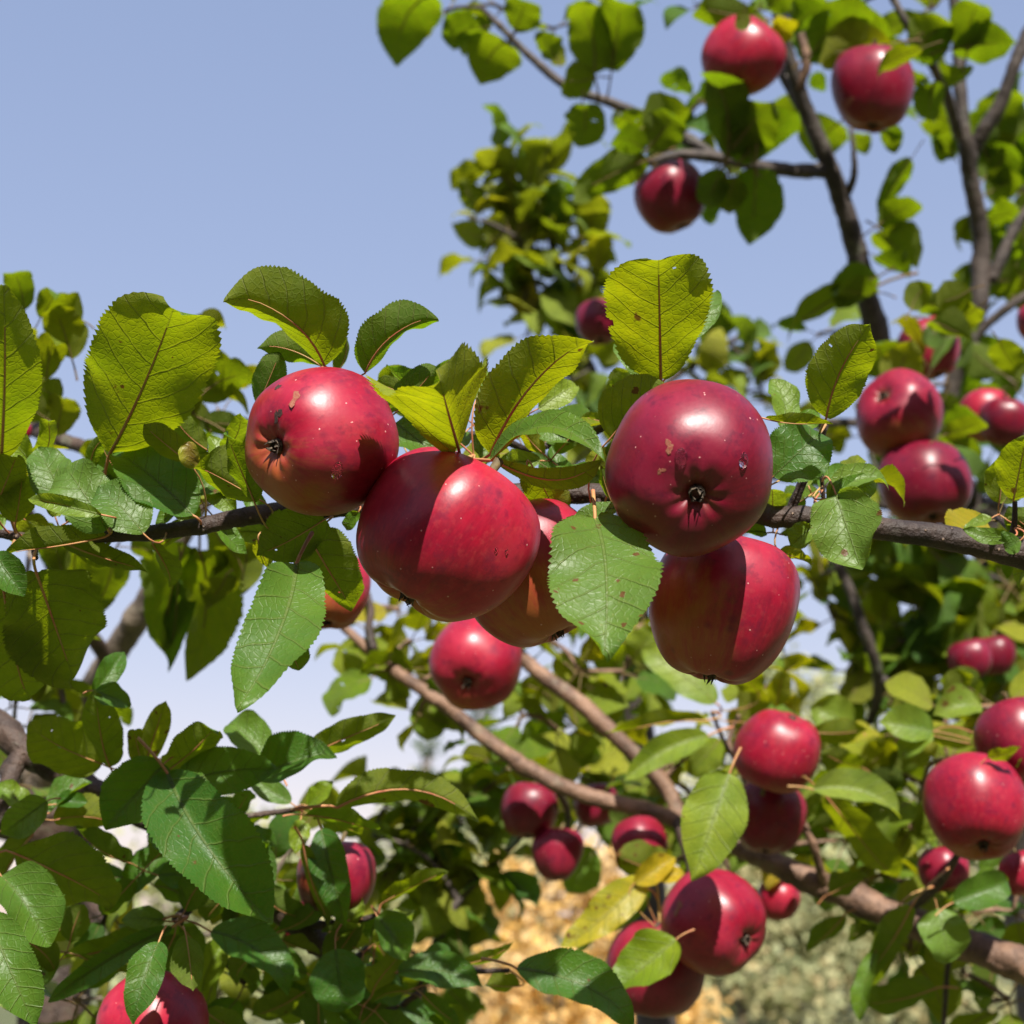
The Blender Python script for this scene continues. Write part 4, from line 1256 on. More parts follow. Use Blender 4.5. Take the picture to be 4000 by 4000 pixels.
lf(A, 3228, 1630, .73, 3402, 1262, .71, 245, under=True, yel=.52, spot=.36, roll=-12, fold=12, side=.06, holes=1)
lf(A, 2990, 1632, .715, 3258, 1652, .69, 80, under=True, yel=.55, spot=.35, roll=30, fold=20)
lf(A, 3020, 1860, .735, 3236, 1665, .70, 260, yel=.05, pale=.15, spot=.1, roll=22, fold=12, bow=.08)
lf(A, 3232, 1945, .745, 3498, 1880, .715, 120, yel=.3, pale=.5, spot=.2, roll=-25, side=.12, fold=20)
lf(A, 3265, 1930, .74, 3372, 2248, .70, 300, yel=.2, pale=.55, spot=.62, roll=12, fold=12, bow=.05)
lf(A, 3230, 1960, .742, 3420, 1890, .735, 130, yel=.25, pale=.1, spot=.3, roll=15)
lf(A, 3172, 2060, .765, 3085, 2135, .745, 115, yel=.35, pale=.25, spot=.3, roll=0)
lf(A, 3045, 2150, .775, 3172, 2200, .765, 95, under=True, yel=.8, spot=.75, roll=10)
lf(A, 3958, 1955, .77, 4012, 1690, .745, 200, under=True, yel=.5, spot=.6, roll=-10, fold=12, holes=1)
lf(A, 3948, 2092, .765, 3758, 2066, .74, 70, yel=.25, pale=.35, spot=.2, roll=-30, side=.1)
lf(A, 3985, 2110, .76, 3925, 2150, .745, 110, yel=.1, pale=.3, spot=.1)
lf(A, 755, 2010, .752, 430, 1760, .728, 300, yel=.08, pale=.12, spot=.2, roll=16, fold=12, bow=.08)
lf(A, 420, 2070, .742, 240, 1800, .72, 250, yel=.14, pale=.45, spot=.1, roll=-16, fold=16, bow=.06)  # paleness raised here and on nearby leaves to look sunlit
lf(A, 560, 2085, .735, 380, 1900, .71, 220, yel=.12, pale=.4, spot=.1, roll=12, fold=12)
lf(A, 268, 1972, .75, 150, 1752, .735, 190, yel=.15, pale=.45, spot=.2, roll=-22, fold=16)
lf(A, -10, 1960, .76, 80, 1742, .735, 140, under=True, yel=.55, spot=.2, roll=-15)
lf(A, 60, 2040, .765, 90, 1845, .75, 150, under=True, yel=.45, spot=.3, roll=20)
lf(A, 395, 2010, .725, 92, 1942, .71, 80, yel=.4, pale=.35, spot=.1, roll=-35, fold=20)
lf(A, 410, 2092, .745, -10, 2146, .70, 135, under=True, yel=.42, spot=.3, roll=-22, fold=22, side=-.05)
lf(A, 722, 1795, .745, 556, 1660, .72, 130, under=True, yel=.58, spot=.3, roll=15, fold=20)
lf(A, 1005, 1945, .735, 735, 1800, .71, 215, under=True, yel=.45, spot=.25, roll=14, fold=14)
lf(A, 995, 1965, .722, 885, 1680, .712, 140, under=True, yel=.18, spot=.35, roll=-38, fold=16)
lf(A, 735, 1725, .715, 750, 1835, .70, 85, yel=.85, pale=.2, spot=.88, roll=20, curl=.4, stalk=False, label='withered brown leaf')
lf(A, 142, 2238, .752, 290, 2665, .735, 420, blunt=1.3, under=True, yel=.36, spot=.25, roll=-10, fold=8, bow=.03, holes=3, attach=(140, 2150, .768))
lf(A, 15, 2300, .775, 120, 2745, .75, 300, blunt=.8, under=True, yel=.34, spot=.3, roll=16, fold=10, holes=2, attach=(60, 2110, .775))
lf(A, -20, 2160, .735, 95, 2330, .715, 150, yel=.05, pale=.1, spot=.2, roll=25, attach=(-60, 2090, .78))
lf(A, 240, 2112, .76, 592, 2228, .74, 110, under=True, yel=.35, spot=.25, roll=-30, fold=24, side=-.04)
lf(A, 1158, 2200, .70, 918, 2785, .625, 310, lean=False, wild=.5, yel=.14, pale=.28, spot=.15, roll=8, fold=14, bow=.04, side=.05)
lf(A, 1088, 2430, .765, 1178, 2638, .75, 140, under=True, yel=.12, spot=.2, roll=-25, fold=14, attach=(1120, 2220, .765))
lf(A, 1268, 2030, .735, 1000, 2165, .705, 260, under=True, yel=.30, spot=.3, roll=10, fold=10, holes=2)
lf(A, 1195, 2075, .745, 1385, 2398, .72, 250, under=True, yel=.28, spot=.25, roll=-12, fold=8, holes=1)
lf(A, 1010, 2110, .75, 1050, 2215, .735, 90, under=True, yel=.6, spot=.2, roll=20)
lf(A, 1400, 2000, .76, 1345, 2075, .75, 60, yel=.3, spot=.2)
lf(A, 150, 1600, .80, 160, 1060, .79, 100, under=True, yel=.3, spot=.3) if False else None

# ------------------------------------------------------------------ leaves of the lower left bough
lf(B, 655, 3020, .83, 1062, 3612, .78, 385, blunt=1.0, wild=.8, yel=.04, pale=.05, spot=.2, roll=14, fold=20, bow=.07, side=-.05)
lf(B, 640, 2985, .84, 410, 3240, .80, 300, yel=.06, pale=.10, spot=.2, roll=-18, fold=24, bow=.05)
lf(B, 400, 2985, .88, 105, 2830, .85, 270, under=True, yel=.45, spot=.35, roll=12, fold=12, holes=3)
lf(B, 432, 2995, .87, 372, 2700, .85, 160, under=True, yel=.3, spot=.2, roll=-25, holes=1)
lf(B, 368, 2712, .85, 488, 2540, .84, 120, yel=.03, pale=.05, spot=.1, roll=30, fold=24, stalk=False)
lf(B, 370, 2700, .845, 515, 2765, .83, 110, yel=.08, pale=.1, spot=.1, roll=-15)
lf(B, 560, 3005, .88, 648, 2735, .86, 120, under=True, yel=.55, spot=.72, roll=-20, fold=30, curl=.4)
lf(B, 560, 3010, .875, 515, 2830, .86, 100, under=True, yel=.5, spot=.72, roll=30, fold=30, curl=.4)
lf(B, 655, 3012, .85, 865, 2800, .83, 190, under=True, yel=.38, spot=.4, roll=14, fold=16)
lf(B, 690, 3065, .845, 1090, 3005, .82, 190, yel=.12, pale=.15, spot=.2, roll=24, fold=16, side=.05)
lf(B, 1065, 2985, .90, 880, 2800, .89, 170, yel=.18, pale=.3, spot=.2, roll=12)
lf(B, 1212, 2955, .88, 1552, 2803, .85, 150, under=True, yel=.36, spot=.25, roll=-10, side=.06, fold=18, holes=1)
lf(B, 1000, 3040, .86, 1325, 2935, .83, 230, yel=.02, pale=.08, spot=.2, roll=-16, fold=16, holes=1)
lf(B, 1318, 3150, .87, 1872, 3205, .83, 170, under=True, yel=.40, spot=.3, roll=-26, side=.18, fold=20)
lf(B, 1195, 3185, .90, 1492, 3265, .87, 130, under=True, yel=.2, spot=.25, roll=20, side=.12, fold=20)
lf(B, 1255, 3240, .93, 1352, 3625, .90, 170, yel=.02, spot=.2, roll=18, fold=22)
lf(B, 1188, 3300, .91, 1300, 3605, .88, 90, under=True, yel=.35, spot=.3, roll=30, fold=24)
lf(B, 62, 3335, .84, 452, 3540, .80, 310, blunt=1.0, under=True, yel=.30, spot=.25, roll=-14, fold=14, side=.06)
lf(B, 185, 3130, .85, 0, 3265, .82, 150, yel=.22, pale=.3, spot=.1, roll=-20, curl=.4, wave=.07)
lf(B, 220, 3140, .90, 345, 3135, .88, 80, yel=.05, spot=.1, roll=-10)
lf(B, 5, 3420, .80, 200, 3705, .77, 270, blunt=1.0, yel=.14, pale=.25, spot=.2, roll=-10, fold=16, wave=.05)
lf(B, -50, 3570, .76, 140, 4020, .73, 230, yel=.12, pale=.2, spot=.1, roll=16, fold=14)
lf(B, 598, 3190, .90, 745, 3400, .87, 175, yel=.04, spot=.15, roll=-14, fold=18)
lf(B, 690, 3300, .93, 480, 3505, .90, 150, yel=.02, spot=.2, roll=20, fold=22, curl=.3)
lf(B, 640, 3588, .90, 100, 3760, .85, 130, under=True, yel=.3, spot=.2, roll=-22, side=.13, fold=20)
lf(B, 672, 3622, .89, 158, 3940, .85, 120, yel=.02, pale=.1, spot=.2, roll=-38, side=-.04, fold=26)
lf(B, 620, 3680, .80, 515, 4010, .775, 160, lean=False, yel=.02, pale=.05, spot=.15, roll=14, fold=22)
lf(B, 725, 3652, .81, 752, 3875, .79, 145, lean=False, under=True, yel=.12, spot=.2, roll=-10)
lf(B, 825, 3642, .90, 1155, 3870, .86, 200, yel=.04, spot=.2, roll=-20, side=.08, fold=16)
lf(B, 1310, 3708, .92, 1340, 3965, .89, 225, blunt=1.2, yel=.03, pale=.05, spot=.2, roll=0, fold=12)
lf(B, 1475, 3578, .93, 1600, 3755, .90, 175, yel=.14, pale=.2, spot=.15, roll=-14, fold=18)
lf(B, 1325, 3655, .94, 1425, 3515, .92, 110, yel=.5, pale=.1, spot=.2, roll=-20)
lf(B, 1498, 3525, .96, 1752, 3388, .93, 110, under=True, yel=.45, spot=.4, roll=20, fold=20)
lf(B, 1478, 3688, .98, 1565, 3845, .96, 110, under=True, yel=.25, spot=.2, roll=10)
lf(B, 1555, 3800, .94, 1895, 3845, .90, 160, yel=.02, pale=.12, spot=.2, roll=-20, side=.06)
lf(B, 2030, 3850, .95, 1895, 3850, .93, 120, under=True, yel=.45, spot=.6, roll=0)
lf(B, 2020, 3780, .88, 2500, 4000, .83, 210, yel=.03, pale=.08, spot=.3, roll=-10, fold=14, side=.07)
lf(B, 1800, 3762, .96, 2015, 3688, .93, 75, under=True, yel=.42, spot=.2, roll=10)
lf(B, 850, 3120, .93, 960, 3270, .92, 120, yel=.1, spot=.2, roll=20)
lf(B, 1000, 3620, 1.0, 880, 3500, .99, 130, under=True, yel=.25, spot=.2)
lf(B, 1180, 3880, .98, 980, 3960, .96, 160, under=True, yel=.3, spot=.2)
lf(B, 1500, 3900, .99, 1330, 4050, .97, 170, under=True, yel=.25, spot=.2)
lf(B, 1080, 3760, 1.0, 1180, 4010, .98, 200, under=True, yel=.28, spot=.25, roll=10)
lf(B, 1560, 3930, 1.0, 1760, 4040, .98, 150, yel=.05, spot=.2)

# ------------------------------------------------------------------ leaves of the tan bough
lf(E, 2850, 3020, 1.05, 2702, 3445, 1.02, 260, yel=.56, pale=.35, spot=.45, roll=-8, fold=14, bow=.03, label='pale yellow leaf flushed with brown')
lf(E, 2752, 2815, 1.25, 2358, 2872, 1.22, 115, under=True, yel=.58, spot=.15, roll=-28, side=-.13, fold=20, label='yellow green leaf arching to the left')
lf(E, 2795, 2745, 1.27, 2498, 2528, 1.25, 160, yel=.5, pale=.35, spot=.2, roll=18, fold=12)
lf(E, 2765, 2875, 1.24, 2428, 3065, 1.21, 140, yel=.5, pale=.25, spot=.2, roll=-20, side=-.08, fold=24)
lf(E, 2515, 3425, 1.17, 2178, 3715, 1.14, 165, yel=1.0, pale=.1, spot=.75, roll=-14, fold=24, side=.05, label='half yellow leaf with rust at its tip')
lf(E, 2525, 3480, 1.18, 2240, 3718, 1.17, 150, under=True, yel=.15, spot=.2, roll=12)
lf(E, 2605, 3400, 1.18, 2395, 3330, 1.16, 180, under=True, yel=.55, spot=.78, roll=14, curl=.2)
lf(E, 2480, 3450, 1.16, 2640, 3350, 1.14, 110, yel=1.2, pale=.0, spot=.5, roll=20, fold=30, curl=.4)
lf(E, 2560, 3430, 1.16, 2690, 3420, 1.14, 80, yel=1.2, spot=.35, roll=-10)
lf(E, 2640, 3670, 1.03, 2395, 3885, 1.01, 235, yel=.5, pale=.05, spot=.2, roll=8, fold=16)
lf(E, 3178, 3085, 1.18, 3522, 3200, 1.15, 180, yel=.45, pale=.65, spot=.35, roll=-12, side=.12, fold=22)
lf(E, 3225, 3110, 1.20, 3505, 3425, 1.17, 190, under=True, yel=.5, spot=.25, roll=20, fold=24, side=.06)
lf(E, 3645, 2855, 1.17, 3428, 2820, 1.14, 160, yel=.4, pale=.35, spot=.3, roll=-8, fold=22)
lf(E, 3640, 2860, 1.17, 3500, 2960, 1.15, 130, yel=.42, pale=.3, spot=.3, roll=12, fold=22)
lf(E, 3835, 2755, 1.20, 3640, 2790, 1.18, 150, yel=.5, pale=.45, spot=.55, roll=10)
lf(E, 3640, 2870, 1.18, 3800, 2900, 1.15, 110, under=True, yel=.6, spot=.2, roll=-20)
lf(E, 3662, 3550, 1.10, 3705, 3775, 1.08, 210, yel=.3, pale=.5, spot=.2, roll=-18, fold=26)
lf(E, 3725, 3525, 1.08, 3965, 3430, 1.06, 150, yel=.12, pale=.1, spot=.15, roll=30, fold=24)
lf(E, 3295, 3575, 1.22, 3148, 3712, 1.20, 100, under=True, yel=.2, spot=.2, roll=-10)
lf(E, 3370, 3000, 1.24, 3200, 2930, 1.22, 130, under=True, yel=.45, spot=.3)
lf(E, 3330, 2830, 1.25, 3160, 2750, 1.22, 160, yel=.45, pale=.4, spot=.45, roll=-12)
lf(E, 3160, 2860, 1.24, 3390, 2850, 1.22, 120, under=True, yel=.62, spot=.45, roll=-20)
lf(E, 2960, 2700, 1.27, 2860, 2560, 1.25, 130, under=True, yel=.65, spot=.4)
lf(E, 3030, 2760, 1.28, 3060, 2620, 1.26, 100, under=True, yel=.8, spot=.6)
lf(E, 3560, 3540, 1.15, 3400, 3800, 1.13, 130, under=True, yel=.22, spot=.2)
lf(E, 3500, 3560, 1.18, 3390, 3900, 1.16, 110, under=True, yel=.3, pale=.2, spot=.2, roll=30)
lf(E, 3420, 3720, 1.18, 3350, 3990, 1.17, 90, yel=.3, pale=.2, spot=.2, roll=35)
lf(E, 3650, 3860, 1.18, 3350, 3930, 1.17, 170, under=True, yel=.2, spot=.2)
lf(E, 3240, 3490, 1.20, 3390, 3420, 1.18, 130, under=True, yel=.35, spot=.15)
lf(E, 3960, 3000, 1.12, 3990, 2900, 1.06, 90, yel=.4, spot=.2, roll=-30)
lf(E, 3860, 2960, 1.08, 3990, 2910, 1.05, 90, under=True, yel=.5, spot=.2, roll=20)

# ------------------------------------------------------------------ rosettes close behind the large leaves
for px_, py_, d_, n_, s_, y_ in ((150, 1840, .79, 5, 190, .4), (340, 1870, .785, 5, 190, .35), (520, 1930, .785, 4, 190, .3), (660, 1830, .79, 5, 190, .45), (850, 1800, .785, 5, 180, .4), (930, 1900, .78, 4, 170, .4), (60, 1990, .79, 4, 180, .45), (580, 2080, .785, 4, 170, .35), (230, 2060, .785, 4, 180, .4), (800, 1980, .785, 4, 170, .35),
                             (1570, 1730, .79, 4, 190, .15), (1650, 1570, .79, 4, 170, .25), (1850, 1660, .79, 4, 190, .3), (2060, 1620, .79, 4, 190, .3), (2150, 1800, .785, 4, 160, .35), (2260, 1900, .785, 4, 150, .35), (2420, 1850, .785, 4, 150, .3), (2440, 1650, .79, 3, 150, .4), (3080, 1720, .79, 4, 170, .35), (3170, 1930, .785, 4, 150, .35),
                             (1130, 2100, .785, 4, 170, .35), (2540, 1480, .79, 3, 150, .4), (3900, 2010, .79, 3, 160, .4), (1300, 1500, .79, 3, 160, .2), (3020, 2080, .785, 3, 130, .4)):
    rosette(A, px_, py_, d_, n_, s_, y_)
for px_, py_, d_, n_, s_, y_ in ((880, 3260, .92, 5, 210, .12), (1180, 3170, .93, 4, 190, .25), (560, 3400, .91, 4, 210, .12), (150, 3200, .90, 4, 220, .2), 
                             (80, 3640, .88, 4, 230, .2), (260, 3720, .90, 4, 210, .15), (1060, 3660, .95, 4, 190, .15), (1240, 3830, .95, 4, 200, .1), (1420, 3720, .95, 3, 180, .2), (1420, 3930, .95, 4, 200, .1), (1620, 3860, .94, 3, 180, .1), (690, 3600, .90, 4, 190, .1), (960, 3440, .93, 4, 190, .12), (760, 3930, .93, 4, 200, .12)):
    rosette(B, px_, py_, d_, n_, s_, y_ + .08, aim=-70, pale=.15)

# leaves of the sharp bough past the right edge of the picture
for px_, py_, d_, n_, s_, y_ in ((4180, 2120, .79, 5, 220, .35), (4420, 2200, .80, 5, 230, .35), (4700, 2300, .82, 5, 220, .3), (5000, 2380, .84, 5, 220, .35), (5300, 2520, .95, 5, 220, .3), (-250, 2000, .80, 5, 220, .4), (-450, 2020, .81, 5, 220, .35)):
    rosette(A, px_, py_, d_, n_, s_, y_)
# ------------------------------------------------------------------ leaves out of focus: upper right tree, one by one where they stand against the sky
for a in ((1690, -20, 1545, 248, 235), (1830, 40, 1760, 190, 110), (1985, 165, 1880, 325, 215), (1880, 110, 1760, 150, 120), (2010, 120, 2060, -20, 130), (2170, 225, 2090, 130, 100), (2320, 290, 2240, 10, 170), (2325, 300, 2180, 305, 120),
          (2390, 270, 2425, -30, 140), (2380, 150, 2420, 285, 130), (2275, 405, 2258, 580, 135), (2420, 450, 2500, 575, 110), (2510, 500, 2700, 420, 160), (2530, 580, 2650, 430, 140), (2530, 625, 2220, 790, 140), (2520, 590, 2380, 560, 110),
          (2840, 620, 2740, 270, 160), (2850, 590, 3010, 400, 190), (2900, 620, 3120, 440, 150), (2950, 660, 2930, 955, 165), (2820, 660, 2760, 820, 110), (2870, 690, 2840, 830, 120), (2940, 640, 2860, 500, 130),
          (2940, 60, 2690, 10, 110), (2960, 40, 2910, 120, 150), (3000, 30, 3160, -40, 130), (3090, 120, 3250, -10, 150), (3180, 200, 3420, 50, 170), (3280, 160, 3500, 110, 200), (3250, 130, 3340, 220, 160), (3540, 170, 3380, 310, 130),
          (3560, 200, 3720, 60, 170), (3600, 150, 3700, 210, 170), (3720, 190, 3975, 170, 170), (3780, 200, 3840, -20, 150), (3760, 260, 3700, 340, 120), (3650, 320, 3640, 480, 120), (3620, 300, 3560, 330, 90), (3280, 480, 3170, 620, 180),
          (3330, 520, 3395, 605, 80), (3470, 480, 3500, 595, 80), (3440, 500, 3530, 540, 60), (3130, 480, 3000, 380, 130), (3160, 330, 3240, 340, 90), (3250, 220, 3160, 240, 60), (3560, 620, 3425, 840, 75), (3430, 880, 3605, 785, 130), (3440, 900, 3590, 1040, 150),
          (3420, 1120, 3020, 1350, 160), (3430, 1080, 3260, 1200, 150), (3430, 1140, 3240, 1120, 120), (3420, 1000, 3560, 1080, 110), (3480, 1470, 3430, 1310, 220), (3690, 1230, 3600, 1180, 110), (3700, 1290, 3770, 1180, 150), (3760, 1430, 3930, 1330, 90),
          (3740, 1620, 3830, 1440, 110), (3760, 1640, 3870, 1660, 110), (3680, 1690, 3840, 1800, 130), (3690, 1660, 3820, 1600, 120), (3880, 1560, 3970, 1440, 110), (3880, 560, 3980, 340, 150), (3860, 620, 3760, 420, 120), (3890, 480, 3980, 600, 150),
          (3840, 700, 3960, 560, 170), (3850, 760, 3990, 680, 150), (3860, 860, 4000, 820, 180), (3850, 900, 3960, 1030, 170), (3880, 980, 3990, 960, 160), (3860, 1090, 3990, 1080, 150), (3740, 520, 3600, 470, 150), (3720, 560, 3640, 600, 110), (3720, 600, 3650, 520, 90)):
    softpx(C, a[0], a[1], a[2], a[3], 1.57 if 2400 < a[0] < 3000 else 1.88 if 3050 < a[0] < 3335 and a[1] > 300 else 1.96 if a[0] > 3700 and a[1] > 300 else 1.66, a[4] * 1.25, yel=.17, spot=.3)
softpx(C, 3480, 170, 3180, 240, 1.62, 190, yel=.62, spot=.5, roll=10)
softpx(C, 3030, 140, 3080, 60, 1.56, 110, yel=.9, spot=.45)
softpx(C, 3010, 170, 3060, 110, 1.56, 100, yel=.9, spot=.4)
softpx(C, 3600, 190, 3400, 300, 1.50, 120, yel=.42, spot=.2, roll=-10)
softpx(C, 2910, 40, 2905, 125, 1.47, 70, yel=.25, pale=.2)
softpx(C, 3700, 1320, 3600, 1330, 1.55, 90, under=False, yel=.1, pale=.2)
softpx(C, 3480, 1520, 3560, 1330, 1.52, 180, yel=.6, spot=.5)
softpx(C, 3600, 1390, 3480, 1240, 1.58, 80, yel=.8, spot=.85)
softpx(C, 3690, 1700, 3860, 1640, 1.35, 130, yel=.3, spot=.4)
softpx(C, 3700, 1760, 3850, 1880, 1.5, 100, under=False, yel=.1, pale=.3)
softpx(C, 3640, 1440, 3740, 1300, 1.58, 60, under=False, yel=.1, pale=.3)
for a in ((3790, 1130, 3640, 1180, 150), (3820, 1200, 3700, 1290, 140), (3640, 1250, 3800, 1320, 130), (3900, 1330, 3980, 1470, 140), (3560, 1210, 3640, 1100, 130)):
    softpx(C, a[0], a[1], a[2], a[3], 1.33, a[4], yel=.35, spot=.3)
softpx(C, 2330, 1270, 2420, 1420, 1.72, 150, yel=.35)

for px_, py_, n_, s_, y_ in ((1740, 40, 4, 150, .3), (1960, 30, 4, 150, .4), (2160, 110, 3, 130, .3), (2400, 60, 3, 150, .3), (2620, 480, 4, 170, .3), (2740, 390, 4, 170, .3), 
                         (2560, 650, 3, 150, .3), (2790, 690, 4, 150, .3), (2720, 20, 3, 150, .35), (3080, 60, 4, 150, .4), (3300, 60, 4, 170, .4), (3640, 20, 4, 160, .4)):
    spur(C, px_, py_, 1.76, n_, s_, y_ - .12, aim=60, flat=.7)
for px_, py_, n_, s_, y_ in ((3200, 1300, 4, 140, .4), (3930, 760, 5, 170, .35), (3960, 1000, 5, 170, .35), (3910, 1130, 4, 150, .4), (3940, 560, 5, 160, .4), (3620, 480, 3, 110, .4), (3660, 90, 4, 150, .4), 
                         (3960, 1500, 4, 140, .45), (3880, 1730, 4, 150, .3), (3960, 1800, 4, 160, .3), (3560, 1560, 3, 140, .4), (3380, 1700, 4, 150, .45), (3150, 1690, 4, 140, .5), (3700, 1500, 3, 130, .4),
                         (3480, 2000, 5, 170, .4), (3620, 2120, 5, 180, .35), (3800, 2200, 6, 190, .35), (3940, 2280, 6, 200, .3), (3200, 2250, 5, 150, .45), (3300, 2120, 4, 140, .5), (3460, 2230, 6, 180, .4), (3600, 2330, 6, 200, .35), (3800, 2400, 6, 190, .3),
                         (3260, 2400, 5, 150, .4), (3420, 2480, 6, 190, .35), (3560, 2520, 6, 210, .3), (3700, 2640, 6, 190, .3), (3340, 2620, 5, 180, .4), (3480, 2700, 6, 180, .35), (3860, 2700, 6, 200, .3), (3980, 2560, 5, 180, .3), (3640, 2440, 6, 200, .35), (3560, 2820, 5, 160, .35), (3900, 2440, 5, 200, .3)):
    spur(C, px_, py_, 2.0 if py_ < 1400 and px_ > 3600 else 1.85 if py_ < 1900 else 1.78, n_, s_ * 1.12, y_ - (.14 if py_ < 1900 else 0), aim=-90 if py_ > 1900 else 60, flat=.8)

# ------------------------------------------------------------------ middle tree behind
for px_, py_, n_, s_, y_ in ((1960, 640, 5, 150, .42), (2090, 660, 5, 160, .50), (1900, 720, 4, 110, .45), (2050, 790, 6, 150, .5), (1900, 860, 5, 120, .42), (2150, 850, 6, 150, .45), (2010, 920, 6, 150, .5), (2130, 980, 6, 160, .5), (1990, 1040, 6, 140, .48),
                         (2250, 1010, 6, 140, .4), (2090, 1110, 6, 150, .5), (2220, 1120, 6, 160, .45), (2040, 1190, 5, 140, .45), (2160, 1240, 6, 160, .45), (2280, 1240, 5, 150, .4), (2060, 1300, 5, 150, .45), (2230, 1370, 6, 160, .4), (2330, 1480, 5, 150, .38),
                         (2200, 1500, 5, 150, .35), (2320, 1120, 4, 130, .4), (2700, 1330, 4, 140, .5), (2790, 1420, 5, 150, .45), (2860, 1330, 5, 140, .4), (2700, 1450, 4, 150, .5), (2930, 1440, 5, 140, .45), (2980, 1560, 4, 140, .45), (2760, 1520, 4, 140, .6), (2900, 1540, 4, 130, .5),
                         (2260, 1640, 4, 140, .35), (2420, 1560, 4, 140, .35), (2330, 1740, 4, 150, .35), (2200, 1860, 4, 120, .35), (2480, 1850, 3, 120, .35), (1930, 950, 3, 120, .42), (2160, 730, 4, 140, .42), (2220, 920, 4, 140, .45), (1900, 1000, 3, 110, .45)):
    spur(Dm, px_, py_, 2.08, max(3, n_ - 1), s_ * 1.12, y_ - .02, aim=70, flat=.5, spread=300, pale=.3)
for px_, py_, n_, s_, y_ in ((2460, 2560, 4, 130, .4), (2330, 2660, 5, 150, .35), (2580, 2480, 4, 130, .45), (2200, 2560, 4, 130, .5), (2420, 2760, 5, 150, .3), (2270, 2860, 5, 160, .3), (2540, 2660, 4, 150, .4), (2120, 2740, 4, 150, .35)):
    spur(Dm, px_, py_, 1.95, n_, s_, y_, aim=-80, flat=.9, spread=320)

# ------------------------------------------------------------------ left tree behind the sharp bough
for a in ((95, 1215, 40, 1060, 120, .2), (160, 1240, 230, 1130, 110, .3), (320, 1250, 170, 1180, 170, .4), (280, 1400, 200, 1180, 180, .45), (720, 1310, 910, 1250, 100, .5), (600, 1330, 720, 1220, 150, .5), (770, 1560, 1000, 1480, 190, .35), (720, 1500, 990, 1600, 150, .5),
          (730, 1430, 900, 1390, 120, .4), (760, 1620, 560, 1480, 210, .4), (820, 1650, 640, 1560, 170, .35), (960, 1680, 780, 1660, 120, .15), (180, 1480, 230, 1300, 140, .4), (240, 1560, 140, 1500, 120, .4), (60, 1480, 130, 1240, 160, .45), (220, 1700, 260, 1540, 130, .5),
          (190, 1640, 60, 1560, 130, .45), (420, 1800, 300, 1740, 120, .5), (520, 1700, 420, 1830, 130, .4), (620, 1800, 560, 1900, 120, .35), (300, 2140, 330, 2450, 220, .25), (440, 2170, 360, 2400, 200, .25), (510, 2140, 620, 2170, 130, .35), (720, 2120, 640, 2560, 230, .3), (780, 2150, 760, 2640, 260, .35),
          (860, 2110, 960, 2330, 170, .35), (700, 2250, 650, 2640, 110, .1), (880, 2250, 800, 2360, 150, .35), (240, 2240, 190, 2120, 120, .3), (150, 2130, 230, 2240, 120, .3), (930, 2060, 830, 2240, 180, .45), (960, 2200, 1000, 2050, 130, .4)):
    softpx(F, a[0], a[1], a[2], a[3], 1.08 if a[1] < 2000 else 1.15, a[4], yel=a[5], spot=.3)
for px_, py_, n_, s_, y_ in ((60, 2750, 4, 220, .35), (200, 2640, 4, 200, .3), (30, 2620, 4, 200, .3), (250, 2760, 3, 180, .3), (90, 1560, 4, 180, .45), (560, 1660, 4, 180, .4), (700, 1780, 4, 180, .4), (860, 1600, 4, 180, .3), (80, 3050, 4, 200, .3), (100, 2820, 3, 200, .5)):
    spur(F, px_, py_, 1.22, n_, s_, y_, aim=90, flat=.8, spread=330)
for px_, py_, n_, s_, y_ in ((1050, 3720, 4, 220, .45), (840, 3900, 4, 220, .45), (300, 3900, 4, 220, .5), (420, 3720, 4, 200, .5), (700, 3950, 4, 200, .4), (1150, 3950, 4, 220, .4), (1140, 3300, 4, 200, .4), (930, 3560, 3, 200, .4)):
    spur(F, px_, py_, 1.30, n_, s_, y_, aim=-60, flat=.8, spread=340, pale=.3)

for px_, py_, d_, n_, s_, y_ in ((560, 1880, .84, 3, 240, .4), (880, 1900, .83, 3, 220, .4), (40, 2020, .84, 3, 240, .4), (1620, 1700, .83, 3, 220, .2), (2060, 1760, .83, 4, 210, .3), (2420, 1640, .83, 3, 190, .3), (3260, 1900, .83, 3, 190, .35), (3900, 2020, .83, 3, 200, .35)):
    spur(A, px_, py_, d_, n_, s_ * .85, y_, aim=80, flat=.9, spread=320)
for px_, py_, d_, n_, s_, y_ in ((880, 3300, .99, 4, 240, .2), (1050, 3420, 1.0, 4, 230, .25), (560, 3420, .97, 4, 240, .2), (420, 3560, .97, 4, 240, .2), (860, 3700, 1.0, 4, 230, .15), (1060, 3640, 1.01, 3, 210, .2), (1230, 3820, 1.02, 4, 230, .15), (1440, 3700, 1.0, 3, 200, .25), (960, 3840, 1.0, 4, 240, .2), (1400, 3960, 1.02, 4, 230, .2), (1640, 3880, 1.0, 3, 210, .15), (300, 3900, .96, 4, 250, .25)):
    spur(B, px_, py_, d_, n_, s_ * .85, y_, aim=-60, flat=.9, spread=330)

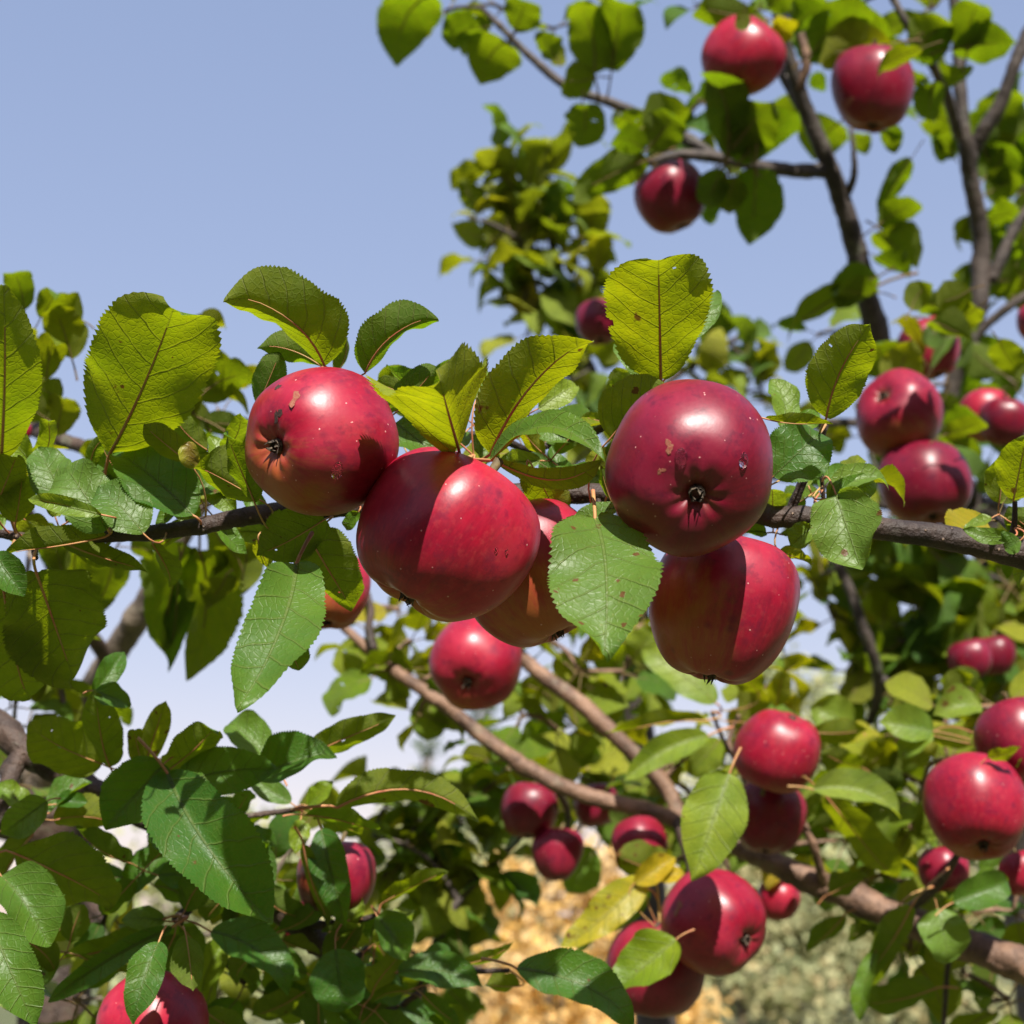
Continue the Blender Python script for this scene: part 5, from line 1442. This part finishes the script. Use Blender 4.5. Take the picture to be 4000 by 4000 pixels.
# ------------------------------------------------------------------ tan bough and the bough over the golden shrub
for px_, py_, d_, n_, s_, y_ in ((1440, 2460, 1.48, 4, 180, .35), (1500, 2600, 1.40, 5, 190, .35), (1600, 2500, 1.44, 5, 190, .45), (1560, 2380, 1.46, 4, 180, .5), (1680, 2640, 1.42, 4, 170, .45), (1640, 2780, 1.40, 4, 150, .2),
                             (1980, 2640, 1.46, 4, 160, .4), (2150, 2500, 1.48, 4, 170, .45), (2260, 2620, 1.46, 5, 180, .5), (1780, 2480, 1.5, 4, 150, .5), (2040, 2790, 1.45, 4, 170, .15), (2180, 2850, 1.45, 4, 170, .4), (1950, 2960, 1.45, 3, 150, .2), (2440, 2620, 1.46, 4, 190, .2), (2500, 2440, 1.48, 4, 180, .3),
                             (2380, 2800, 1.48, 4, 170, .25), (1850, 2880, 1.42, 2, 120, .4), (1700, 2340, 1.5, 3, 150, .5),
                             (2420, 3000, 1.62, 5, 180, .35), (2200, 3020, 1.62, 5, 190, .25), (2560, 3060, 1.45, 4, 180, .35), (2700, 2960, 1.38, 5, 180, .42), (2860, 2840, 1.36, 5, 170, .5), (2700, 3100, 1.42, 4, 180, .3), (2620, 2980, 1.42, 4, 170, .5), (2940, 2560, 1.5, 4, 170, .6), (2990, 2680, 1.42, 4, 150, .7),
                             (3180, 2960, 1.45, 5, 190, .35), (3330, 3060, 1.42, 5, 180, .3), (3480, 3000, 1.42, 5, 200, .35), (3600, 3060, 1.4, 5, 190, .35), (3560, 3220, 1.4, 5, 190, .3), (3420, 3320, 1.42, 5, 200, .25), (3300, 3280, 1.42, 5, 180, .35), (3520, 3420, 1.38, 5, 190, .25), (3700, 2960, 1.35, 4, 190, .4),
                             (3380, 3440, 1.36, 5, 190, .3), (3640, 3480, 1.32, 5, 190, .25), (3820, 3560, 1.3, 5, 200, .2), (3960, 3560, 1.3, 5, 200, .2), (3960, 3300, 1.32, 4, 180, .3), (3560, 3700, 1.3, 5, 200, .2), (3760, 3800, 1.35, 4, 180, .25), (3940, 3900, 1.35, 5, 220, .25), (3840, 3950, 1.4, 4, 200, .3), (3500, 2860, 1.4, 4, 170, .4), (3700, 2780, 1.35, 4, 170, .45), (3900, 2760, 1.35, 4, 190, .35), (3480, 3620, 1.28, 3, 180, .2),
                             (2700, 3200, 1.5, 4, 170, .3), (2860, 3420, 1.4, 3, 150, .3), (3080, 3300, 1.42, 4, 160, .3), (2640, 3360, 1.42, 3, 150, .4)):
    spur(E, px_, py_, d_, n_, s_, y_ + .13, aim=-70, flat=.8, spread=330)
for px_, py_, n_, s_, y_ in ((1460, 3260, 5, 180, .3), (1580, 3320, 6, 190, .25), (1700, 3360, 6, 180, .25), (1640, 3200, 6, 170, .35), (1800, 3200, 6, 180, .3), (1900, 3080, 5, 170, .3), (1840, 3380, 6, 200, .2), (1760, 3480, 5, 190, .25), (1920, 3360, 5, 180, .2), (1660, 3500, 4, 180, .3), (1980, 3000, 5, 170, .35), (2060, 3060, 5, 170, .25), (1760, 3080, 5, 160, .3),
                         (1520, 3140, 4, 170, .35), (2280, 3040, 5, 160, .3), (2400, 3120, 5, 170, .3), (2360, 3260, 4, 170, .2), (1700, 3820, 5, 200, .2), (1580, 3700, 4, 180, .3), (1620, 3960, 5, 200, .2), (2050, 3220, 3, 150, .25), (2480, 3160, 4, 160, .3), (1500, 3420, 4, 170, .3)):
    spur(G, px_, py_, 1.62 if px_ > 1950 and py_ > 3020 else 1.52, n_, s_, y_ + .06, aim=-80, flat=.85, spread=330)
print('leaves', {b.root.name: b.nleaf for b in (A, B, C, Dm, E, F, G)})
